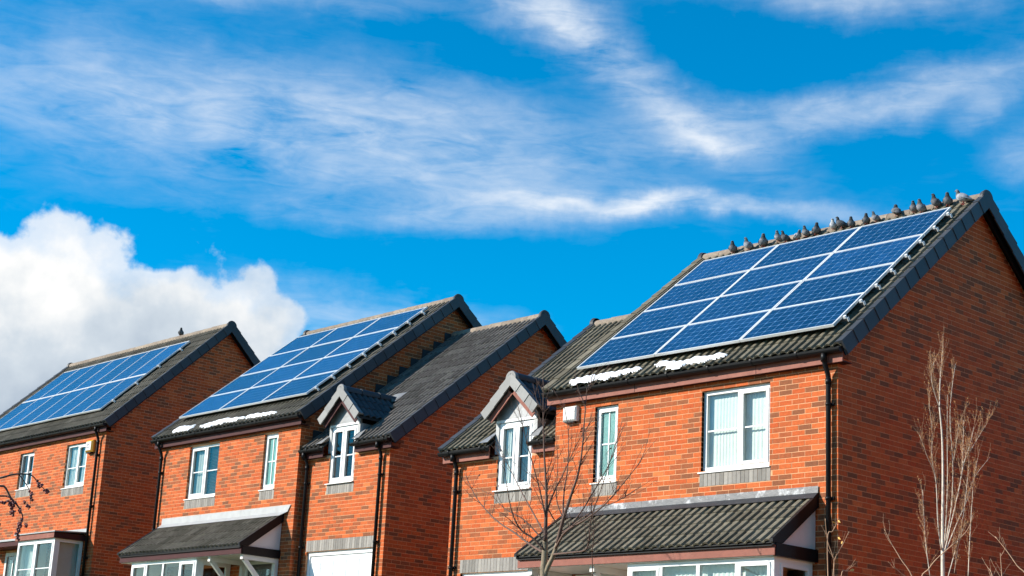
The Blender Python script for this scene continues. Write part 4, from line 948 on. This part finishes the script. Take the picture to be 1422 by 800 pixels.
m = MB(); m.box(-0.09, 0.05, -0.106, -0.1036, 0.17, 0.195); m.box(-0.09, 0.08, -0.106, -0.1036, 0.11, 0.128); m.build('printed_lines', 'ink', al)
m = MB(); m.box(-0.03, -0.01, -0.1063, -0.1037, 0.21, 0.25); m.build('printed_mark', 'ink_red', al)
m = MB(); m.box(-0.11, 0.11, -0.09, -0.006, -0.03, -0.001); m.build('strobe_base', 'black_plastic', al)

# ------------------------------------------------------------------ curtains and blinds
drape('net_curtain', -2.41, -1.86, 3.08, 4.24, 0.135, 'curtain_net', 'white net curtain behind the left half of the widest upstairs window', HA, 9, 0.0045, seed=4)
drape('net_curtain', -1.97, -1.19, 3.08, 4.24, 0.150, 'curtain_net', 'white net curtain behind the right half of the widest upstairs window', HA, 12, 0.0045, seed=5)
drape('net_curtain', -2.93, -0.50, 0.50, 1.63, -0.72, 'curtain_net', 'white net curtain along the bay window of the nearest house', HA, 30, 0.010, seed=6)
drape('curtain', -7.02, -6.80, 3.18, 4.25, 0.30, 'curtain_net', 'pale curtain at the left of the nearest dormer window', HA, 4, seed=7)
drape('curtain', -6.62, -6.42, 3.18, 4.25, 0.36, 'curtain_grey', 'narrow grey curtain at the right of the nearest dormer window', HA, 3, seed=8)
drape('curtain', -4.20, -3.66, 3.16, 4.29, 0.15, 'curtain_grey', 'grey curtain in the left half of the middle house bedroom window', HB, 4, 0.012, seed=9)
drape('curtain', -2.0, -1.62, 3.13, 4.215, 0.15, 'curtain_net', 'pale curtain in the left half of the upstairs window beside the yellow alarm box', HC, 4, seed=10)
drape('curtain', -1.35, -0.95, 3.13, 4.215, 0.15, 'curtain_net', 'pale curtain in the right half of the upstairs window beside the yellow alarm box', HC, 3, seed=12)
drape('curtain', -2.38, -1.95, 0.50, 1.60, -0.6, 'curtain_net', 'pale curtain in the bay window of the farthest house', HC, 4, seed=14)
rb = empty('sky_tint_blind', HC @ Matrix.Translation((-0.62, -0.40, 0.6)), label='pale blind added for a sky-reflection tint in the side pane of the farthest bay window', cat='blind')
box_part('cloth', 'sky_tint_cloth', rb, -0.003, 0.003, -0.34, 0.34, 0.0, 1.0)  # pale teal sheet added, the pane's sky reflection put into its colour
box_part('roller', 'white_plastic', rb, -0.02, 0.02, -0.35, 0.35, 1.0005, 1.04)
bl = empty('venetian_blind', HB @ Matrix.Translation((-3.34, 0.15, 3.16)), label='slatted blind in the right half of the middle house bedroom window', cat='blind')
t = MB(); t.add([(-0.24, -0.016, 0.006), (0.24, -0.016, 0.006), (0.24, 0.016, -0.006), (-0.24, 0.016, -0.006), (-0.24, -0.016, 0.0075), (0.24, -0.016, 0.0075), (0.24, 0.016, -0.0045), (-0.24, 0.016, -0.0045)], [(0,3,2,1),(4,5,6,7),(0,1,5,4),(2,3,7,6)])
me = t.mesh('slat'); me.materials.append(MATS['blind'])
for k in range(34): place('slat', me, bl, Matrix.Translation((0, 0, 0.02+k*0.033)))
box_part('head_rail', 'blind', bl, -0.25, 0.25, -0.02, 0.02, 1.145, 1.175)

# ------------------------------------------------------------------ pigeons
def pigeon(H, x, y, z, heading, scale, upright, tone, label, group='pigeons perched on the ridge'):
    rng = random.Random(int(x*1000)+7)
    g = tone
    body = tuple(np.array([0.25, 0.26, 0.29])*g); back = tuple(np.array([0.19, 0.20, 0.22])*g); neck = (0.045*g, 0.055*g, 0.06*g); head = (0.09*g, 0.10*g, 0.12*g); tail = (0.06*g, 0.06*g, 0.07*g)
    if tone > 1.7: neck = head = tuple(np.array([0.2, 0.2, 0.2])*g)
    # spine from tail tip to crown: (forward, up, half-width, half-height, colour)
    u = upright
    sp = [(-0.185, 0.035-0.05*u, 0.012, 0.006, tail), (-0.16, 0.045-0.045*u, 0.030, 0.011, tail), (-0.11, 0.065-0.03*u, 0.036, 0.022, back), (-0.07, 0.085-0.015*u, 0.056, 0.045, back), (-0.02, 0.10, 0.072, 0.064, body), (0.03, 0.115+0.015*u, 0.073, 0.070, body),
          (0.066-0.02*u, 0.135+0.03*u, 0.060, 0.060, body), (0.082-0.035*u, 0.170+0.035*u, 0.040, 0.040, neck), (0.086-0.04*u, 0.200+0.04*u, 0.030, 0.030, neck), (0.092-0.04*u, 0.222+0.042*u, 0.029, 0.028, head), (0.106-0.04*u, 0.236+0.042*u, 0.025, 0.022, head), (0.122-0.04*u, 0.234+0.042*u, 0.012, 0.012, head), (0.128-0.04*u, 0.232+0.042*u, 0.004, 0.004, head)]
    n = 10; V = []; C = []
    for i, (f, up, hw, hh, c) in enumerate(sp):
        f0, u0 = sp[max(i-1, 0)][:2]; f1, u1 = sp[min(i+1, len(sp)-1)][:2]; t = np.array([f1-f0, 0, u1-u0]); t /= np.linalg.norm(t); nrm = np.array([-t[2], 0, t[0]])
        for k in range(n):
            th = 2*math.pi*k/n; p = np.array([f, 0, up])+nrm*hh*math.sin(th)+np.array([0, 1.0, 0])*hw*1.3*math.cos(th); V.append(p*scale)
            cc = np.array(c)
            if 3 <= i <= 5 and abs(math.cos(th)) > 0.75 and i != 4: cc = cc*0.45
            if math.sin(th) < -0.3 and i in (4, 5): cc = cc*1.25
            C.append(tuple(cc))
    F = [(i*n+k, i*n+(k+1) % n, (i+1)*n+(k+1) % n, (i+1)*n+k) for i in range(len(sp)-1) for k in range(n)]+[tuple(range(n))[::-1], tuple((len(sp)-1)*n+k for k in range(n))]
    m = MB(); m.add(V, F, True, colors=C); o = m.build('pigeon', 'pigeon', None, color=True, label=label, cat='pigeon', group=group)
    o.matrix_world = H @ Matrix.Translation((x, y, z)) @ Matrix.Rotation(heading, 4, 'Z')
    S = scale; hx, hz = 0.126-0.04*u, 0.231+0.042*u
    m = MB(); m.tube([(hx*S, 0, hz*S), ((hx+0.02)*S, 0, (hz-0.006)*S)], [0.006*S, 0.0015*S], 6); m.build('beak', 'beak', o)
    for sg in (1, -1):
        m = MB(); m.tube([(0.0, sg*0.024*S, 0.055*S), (0.004*S, sg*0.026*S, 0.0)], 0.0055*S, 5); m.tube([(0.004*S, sg*0.026*S, 0.003), (0.04*S, sg*0.03*S, 0.002)], 0.004*S, 5); m.tube([(0.004*S, sg*0.026*S, 0.003), (-0.02*S, sg*0.024*S, 0.002)], 0.004*S, 5); m.build('leg', 'claw', o)
        m = MB()
        W = [(-0.15, 0.012, 0.045-0.03*u), (-0.07, 0.058, 0.07-0.01*u), (0.03, 0.078, 0.10+0.01*u), (0.055, 0.066, 0.135+0.02*u), (0.02, 0.062, 0.165+0.01*u), (-0.06, 0.045, 0.135-0.01*u)]
        m.add([(p[0]*S, sg*(p[1]*1.3+0.003)*S, p[2]*S) for p in W], [(0,1,5),(1,2,4,5),(2,3,4)], True, colors=[tail, back, body, body, back, back]); m.build('wing', 'pigeon', o, color=True)
    return o
zrA = 4.588+(3.739+0.153)*math.tan(R(39.27))+0.117
fac = -math.pi/2
PG = [(-4.89, 0.3, 1.0, 0.6, 'grey pigeon farthest left on the ridge'), (-4.53, -0.2, 1.8, 0.7, 'white-breasted pigeon, second from the left on the ridge'), (-4.22, 0.5, 1.2, 0.9, 'slim grey pigeon, third from the left on the ridge'),
      (-3.94, 0.1, 1.9, 0.3, 'pale plump pigeon above the first upright panel joint'), (-3.72, -0.4, 0.6, 0.7, 'dark pigeon just right of the pale plump one'), (-3.48, 0.9, 1.9, 0.1, 'pale pigeon crouching beside a grey one, mid left of the ridge'),
      (-3.33, 0.0, 1.3, 0.9, 'upright grey pigeon just right of the crouching pale one'), (-3.12, 0.6, 0.8, 0.8, 'brownish grey pigeon left of the whitest pigeon'), (-2.80, 0.2, 2.6, 0.5, 'whitest pigeon, near the middle of the ridge'),
      (-2.62, -0.8, 0.6, 0.5, 'dark pigeon touching the right side of the whitest pigeon'), (-2.39, 0.3, 0.9, 0.6, 'grey pigeon above the second upright panel joint'), (-2.10, 0.4, 0.75, 0.9, 'dark-headed pigeon right of the second panel joint'),
      (-1.92, -0.3, 1.5, 0.5, 'broad pale grey pigeon next to a dark-headed one'), (-1.57, 2.8, 0.8, 0.8, 'lone dark pigeon above the middle of the last panel column'), (-1.23, 0.2, 1.0, 1.0, 'tall dark-necked pigeon, fifth from the right end'),
      (-1.04, 0.0, 1.5, 0.7, 'pale-breasted pigeon, fourth from the right end'), (-0.81, -0.3, 0.7, 1.0, 'dark upright pigeon, third from the right end'), (-0.59, 0.3, 0.9, 0.9, 'grey pigeon second from the right end')]
prng = random.Random(5)
for (x, dh, tone, up, lab) in PG:
    off_ = prng.uniform(0.14, 0.24); pigeon(HA, x+0.12+0.06*(x+4.9)/4.3, 3.739-off_, zrA-0.06-off_*0.8, fac+dh*1.4, prng.uniform(0.66, 0.86), up*0.6, tone*0.72, lab)
ta_ = math.tan(R(39.27))
pigeon(HA, -0.10, 3.739-0.24, zrA-0.25, math.pi+0.25, 1.0, 0.0, 1.5, 'largest pale pigeon standing side on at the gable end of the ridge')
zrC = 4.610+(3.262+0.153)*math.tan(R(43.36))+0.117
pigeon(HC, -2.43, 3.262, zrC-0.062, fac+0.9, 0.8, 1.0, 0.4, 'single dark pigeon on the ridge of the farthest house', group='pigeon on the farthest ridge')

# ------------------------------------------------------------------ bare trees
def smooth_path(pts, sub=4):
    pts = [np.array(p, float) for p in pts]; out = []
    P = [2*pts[0]-pts[1]]+pts+[2*pts[-1]-pts[-2]]
    for i in range(1, len(P)-2):
        for k in range(sub):
            t = k/sub; p0, p1, p2, p3 = P[i-1:i+3]
            out.append(0.5*((2*p1)+(-p0+p2)*t+(2*p0-5*p1+4*p2-p3)*t*t+(-p0+3*p1-3*p2+p3)*t**3))
    out.append(pts[-1]); return out
def grow(m, pts, r0, r1, n=6):
    L = len(pts); m.tube(pts, [r0+(r1-r0)*(i/(L-1))**0.85 for i in range(L)], n)
def twigs(m, pts, rng, count, ln, r, spread=0.8, up=0.5, lo=0.25, tips=None, level=1):
    for _ in range(count):
        i = rng.randint(int(len(pts)*lo), len(pts)-2); p = pts[i]; d = pts[i+1]-pts[i]; d /= np.linalg.norm(d)+1e-9
        rv = np.array([rng.gauss(0, 1), rng.gauss(0, 1), rng.gauss(0, 1)]); rv -= d*(rv@d); rv /= np.linalg.norm(rv)+1e-9
        dr = d*(1-spread*0.4)+rv*spread+np.array([0, 0, up]); dr /= np.linalg.norm(dr)
        l = ln*rng.uniform(0.45, 1.1); q = [p]; dd = dr.copy()
        for k in range(5):
            dd = dd+np.array([rng.gauss(0, 0.09), rng.gauss(0, 0.09), rng.gauss(0.05, 0.07)]); dd /= np.linalg.norm(dd); q.append(q[-1]+dd*l/5)
        grow(m, q, r, r*0.35, 4)
        if tips is not None: tips += q[2:]
        if level > 0: twigs(m, q, rng, rng.randint(0, 3), ln*0.4, r*0.6, spread, up*0.5, 0.2, tips, level-1)
def px_stem(pix, base_d, rng, scale, ox, oy, mode='y', drift=0.5):
    k = rng.uniform(-drift, drift); out = []
    for i, (a, b) in enumerate(pix):
        u, v = ox+a/scale, oy+b/scale; t = i/max(1, len(pix)-1); out.append((at_y if mode == 'y' else at_x)(u, v, base_d+k*t))
    return out
# -- tree in the near front garden
def front_tree():
    rng = random.Random(77); yt = -3.5; S, ox, oy = 3.078, 630, 540
    base = at_y(755, 800, yt); foot = np.array([base[0]+0.03, yt, ground_z(base[0], yt)-0.1])
    t = empty('bare_tree', Matrix.Translation(foot), label='bare young tree with upswept branches in front of the nearest house', cat='tree')
    off = lambda P: [np.array(p)-foot for p in P]
    tr = MB(); path = smooth_path(off([foot, foot*0.5+base*0.5+np.array([0.02, 0.03, 0]), base]+px_stem([(388, 730), (391, 640)], yt, rng, S, ox, oy, drift=0)), 5)
    grow(tr, path, 0.062, 0.036, 10)
    b = px_stem([(390, 798), (425, 715), (445, 655)], yt, rng, S, ox, oy, drift=-0.1); grow(tr, smooth_path(off([base*0.8+foot*0.2]+b), 5), 0.036, 0.025, 8)
    tr.build('trunk', 'bark', t)
    stems = [([(391, 650), (394, 560), (397, 480), (394, 400), (386, 250), (383, 100), (383, -10)], 0.030, 0.004), ([(443, 660), (468, 560), (500, 460), (530, 370), (548, 270), (560, 120), (570, -5)], 0.029, 0.004),
             ([(436, 680), (480, 610), (560, 560), (640, 500), (720, 410), (800, 310)], 0.018, 0.004), ([(466, 570), (472, 440), (488, 330), (490, 180), (470, 60)], 0.014, 0.003),
             ([(384, 700), (330, 668), (260, 615), (180, 560), (100, 470), (48, 365)], 0.020, 0.004), ([(388, 690), (340, 640), (285, 600), (250, 530), (228, 420), (215, 300)], 0.017, 0.003),
             ([(388, 620), (345, 540), (290, 440), (240, 340), (200, 250)], 0.013, 0.003), ([(395, 560), (372, 450), (340, 330), (300, 180), (272, 60)], 0.012, 0.003),
             ([(428, 708), (500, 700), (560, 690), (578, 650), (590, 540), (640, 400), (720, 140)], 0.015, 0.003), ([(445, 650), (520, 560), (580, 470), (660, 330), (720, 180)], 0.013, 0.003),
             ([(400, 520), (430, 440), (470, 360), (520, 250), (585, 140)], 0.012, 0.003), ([(455, 620), (500, 590), (600, 520), (700, 480), (780, 430)], 0.011, 0.003), ([(386, 650), (300, 560), (215, 510), (150, 440)], 0.012, 0.003),
             ([(395, 500), (430, 560), (450, 590)], 0.010, 0.005), ([(470, 560), (440, 470), (445, 330), (440, 200)], 0.009, 0.003), ([(595, 800), (592, 700), (600, 600), (585, 500)], 0.007, 0.003)]
    cr = MB(); tips = []
    for k, (px, r0, r1) in enumerate(stems):
        q = smooth_path(off(px_stem(px, yt-0.02, rng, S, ox, oy, drift=0.0 if k == 0 else 0.9)), 5); grow(cr, q, r0, r1, 6)
        twigs(cr, q, rng, 18 if len(px) > 4 else 6, 0.48, max(0.0035, r0*0.22), 0.7, 0.5, 0.25, tips)
    cr.build('crown', 'twig', t)
    lf = MB()
    for _ in range(26):
        p = tips[rng.randrange(len(tips))]+np.array([rng.gauss(0, 0.01)]*3); a = np.array([rng.gauss(0, 1) for _ in range(3)]); a /= np.linalg.norm(a); b = np.cross(a, [0.3, 0.2, 0.9]); b /= np.linalg.norm(b)
        lf.add([p, p+a*0.02+b*0.014, p+a*0.05, p+a*0.02-b*0.014], [(0, 1, 2, 3)])
    lf.build('dead_leaves', 'leaf_brown', t, kind='stuff')
front_tree()
# -- birch by the gable
def birch():
    rng = random.Random(31); xt = 1.7; S, ox, oy = 2.424, 1220, 470
    base = at_x(1309.5, 800, xt); foot = np.array([base[0], base[1], ground_z(base[0], base[1])-0.1])
    t = empty('birch_tree', Matrix.Translation(foot), label='slender pale birch with many upright stems before the shaded gable', cat='tree')
    off = lambda P: [np.array(p)-foot for p in P]
    tr = MB(); path = smooth_path(off([foot, foot*0.45+base*0.55, base]+px_stem([(216, 700), (216, 600), (217, 460), (214, 330), (205, 230)], xt, rng, S, ox, oy, 'x', 0)), 5); grow(tr, path, 0.036, 0.009, 9); tr.build('trunk', 'birch_bark', t)
    stems = [([(205, 235), (207, 150), (211, 90), (217, 28)], 0.013, 0.004), ([(205, 232), (188, 180), (178, 130), (186, 80)], 0.010, 0.003), ([(212, 712), (200, 620), (192, 470), (165, 400), (138, 325)], 0.018, 0.003), ([(222, 700), (228, 600), (232, 480), (231, 330), (232, 190)], 0.014, 0.003),
             ([(228, 680), (246, 560), (250, 420), (241, 280), (246, 180), (259, 85)], 0.015, 0.003), ([(222, 720), (245, 620), (278, 470), (284, 380), (287, 275)], 0.014, 0.003), ([(224, 720), (265, 620), (298, 545), (322, 470), (376, 398)], 0.015, 0.003), ([(275, 480), (290, 410), (310, 350), (328, 262)], 0.009, 0.003),
             ([(302, 800), (306, 700), (313, 580), (322, 470), (340, 375)], 0.012, 0.003), ([(285, 420), (320, 360), (350, 310), (366, 285)], 0.007, 0.003), ([(173, 800), (160, 700), (155, 630), (148, 510)], 0.010, 0.003), ([(192, 470), (180, 400), (180, 310), (170, 220)], 0.009, 0.003), ([(250, 430), (262, 350), (270, 290)], 0.008, 0.003), ([(235, 800), (262, 700), (285, 600), (300, 470), (306, 400)], 0.011, 0.003), ([(255, 790), (270, 690), (285, 640)], 0.008, 0.003)]
    cr = MB(); tips = []; pale = MB()
    for px, r0, r1 in stems:
        q = smooth_path(off(px_stem(px, xt, rng, S, ox, oy, 'x', 0.4)), 5); grow(pale, q, r0*0.62, r1*0.7, 6); twigs(cr, q, rng, 23, 0.36, 0.0021, 0.42, 0.8, 0.10, tips, 1)
    pale.build('stems', 'birch_bark', t); cr.build('crown', 'birch_twig', t)
    bd = MB()
    for _ in range(1500):
        p = tips[rng.randrange(len(tips))]+np.array([rng.gauss(0, 0.008) for _ in range(3)]); l = rng.uniform(0.007, 0.014); w = l*0.4
        bd.add([p+np.array([0, 0, -l]), p+np.array([w, 0, 0]), p+np.array([-w*0.5, w*0.8, 0]), p+np.array([-w*0.5, -w*0.8, 0]), p+np.array([0, 0, l])], [(0,2,1),(0,3,2),(0,1,3),(4,1,2),(4,2,3),(4,3,1)])
    bd.build('catkins', 'bud', t, kind='stuff')
birch()
# -- shrubs whose tips reach into the view
def shrub(name, label, px_list, dist, seed, mat, leaf=None, rbase=0.009):
    rng = random.Random(seed); c = at_dist(*px_list[0][0], dist); foot = np.array([c[0], c[1], ground_z(c[0], c[1])-0.05])
    t = empty(name, Matrix.Translation(foot), label=label, cat='shrub', group='bare shrubs in the front gardens'); m = MB(); tips = []
    for px in px_list:
        k = rng.uniform(-0.3, 0.3); P = [at_dist(u, v, dist+k*i/len(px)) for i, (u, v) in enumerate(px)]
        q = smooth_path([foot*0+np.zeros(3)+np.array([rng.gauss(0, 0.05), rng.gauss(0, 0.05), 0])]*1+[(np.array(P[0])-foot)*0.55+np.array([rng.gauss(0, 0.04), rng.gauss(0, 0.04), 0])]+[np.array(p)-foot for p in P], 5)
        grow(m, q, rbase*1.3, rbase*0.32, 6); twigs(m, q, rng, 4, 0.22, rbase*0.35, 0.6, 0.5, 0.6, tips, 0)
    m.build('stems', mat, t)
    if leaf:
        lf = MB()
        for _ in range(leaf):
            p = tips[rng.randrange(len(tips))]; a = np.array([rng.gauss(0, 1), rng.gauss(0, 1), -0.6]); a /= np.linalg.norm(a); b = np.cross(a, [0.3, 0.8, 0.1]); b /= np.linalg.norm(b)
            lf.add([p, p+a*0.02+b*0.016, p+a*0.06, p+a*0.02-b*0.016], [(0, 1, 2, 3)])
        lf.build('last_leaves', 'leaf_gold', t, kind='stuff')
shrub('bare_shrub', 'bare twigs with a few golden leaves by the corner downpipe', [[(1157, 800), (1158, 778), (1149, 750), (1146, 720)], [(1158, 800), (1160, 775), (1170, 757), (1179, 738)], [(1168, 802), (1176, 793), (1182, 787)], [(1149, 752), (1156, 738), (1163, 726)]], 20.5, 3, 'tan_twig', leaf=5)
shrub('bare_shrub', 'tan bare shrub with arching twigs at the foot of the birch', [[(1278, 812), (1290, 790), (1302, 775), (1328, 752), (1344, 735), (1351, 715)], [(1270, 815), (1250, 775), (1238, 755), (1228, 735)], [(1262, 815), (1250, 795), (1240, 788)]], 19.0, 4, 'tan_twig')
shrub('bare_shrub', 'bare shrub twigs at the lower right edge below the gable', [[(1432, 815), (1412, 785), (1398, 765), (1382, 745)], [(1393, 820), (1391, 795), (1389, 768)], [(1380, 820), (1378, 800), (1374, 790)]], 18.0, 6, 'tan_twig')
# -- berry tree at the left edge
def berry_tree():
    rng = random.Random(9); D = 15.0; root = at_dist(-150, 800, D); foot = np.array([root[0], root[1], ground_z(root[0], root[1])-0.1])
    t = empty('berry_tree', Matrix.Translation(foot), label='branch of a tree with dark red berries at the left edge', cat='tree')
    S = 6.667; P = lambda a, b, k=0: at_dist(a/S, 640+b/S, D+k)-foot
    top = at_dist(-150, 560, D)-foot; mid = at_dist(-152, 690, D)-foot
    tr = MB(); grow(tr, smooth_path([np.zeros(3), mid*0.5+np.array([0.03, 0, 0]), mid, top], 5), 0.075, 0.02, 9); tr.build('trunk', 'bark', t)
    cr = MB(); tips = []
    brs = [[mid, P(-500, 260, .2), P(-200, 190, .2), P(0, 158), P(130, 125), P(240, 122), P(300, 140), P(370, 220), P(440, 292)], [mid, P(-480, 330), P(-200, 250), P(0, 233), P(50, 250), P(100, 340), P(170, 425), P(212, 530), P(180, 620), P(160, 715)],
           [mid, P(-300, 350, -.2), P(0, 325), P(100, 345), P(160, 420)], [P(180, 130), P(215, 180), P(250, 230), P(275, 290), P(280, 400)], [mid, at_dist(-120, 620, D)-foot, at_dist(-60, 560, D)-foot], [mid, at_dist(-220, 640, D+.5)-foot, at_dist(-260, 580, D+.6)-foot], [mid, at_dist(-170, 620, D-.3)-foot, at_dist(-185, 520, D-.5)-foot], [mid, at_dist(-130, 600, D+.4)-foot, at_dist(-110, 510, D+.6)-foot], [top, at_dist(-155, 500, D)-foot, at_dist(-140, 440, D+.2)-foot]]
    for i, b in enumerate(brs):
        q = smooth_path(b, 5); grow(cr, q, 0.014 if i != 3 else 0.005, 0.003, 6)
        if i > 3: twigs(cr, q, rng, 16, 0.45, 0.004, 0.7, 0.3, 0.2, tips)
    cr.build('crown', 'twig', t)
    # berries as single bodies of many small fruits
    cl = [((100, 400), 26, 45, 30), ((110, 470), 22, 30, 18), ((180, 460), 10, 20, 8), ((185, 590), 18, 30, 20), ((165, 660), 12, 50, 26), ((242, 595), 12, 14, 10), ((288, 330), 10, 35, 16), ((262, 420), 12, 22, 12), ((370, 225), 24, 18, 14), ((430, 285), 20, 16, 12), ((228, 380), 8, 8, 5), ((36, 390), 16, 10, 7), ((205, 540), 6, 14, 5), ((130, 400), 16, 30, 14), ((-10, 600), 14, 14, 8), ((345, 190), 8, 8, 4)]
    bm = MB()
    for (c, sx, sy, n) in cl:
        for _ in range(n):
            p = P(c[0]+rng.gauss(0, sx*0.6), c[1]+rng.gauss(0, sy*0.6), rng.gauss(0, 0.05)); r = rng.uniform(0.008, 0.013)
            V = [p+np.array(d)*r for d in ((1,0,0),(-1,0,0),(0,1,0),(0,-1,0),(0,0,1),(0,0,-1),(.58,.58,.58),(-.58,.58,.58),(.58,-.58,.58),(-.58,-.58,.58),(.58,.58,-.58),(-.58,.58,-.58),(.58,-.58,-.58),(-.58,-.58,-.58))]
            bm.add(V, [(4,8,6),(4,6,7),(4,7,9),(4,9,8),(5,10,12),(5,11,10),(5,13,11),(5,12,13),(0,6,8),(0,8,12),(0,12,10),(0,10,6),(1,9,7),(1,13,9),(1,11,13),(1,7,11),(2,7,6),(2,6,10),(2,10,11),(2,11,7),(3,8,9),(3,9,13),(3,13,12),(3,12,8)], True)
    bm.build('berries', 'berry', t, kind='stuff')
berry_tree()
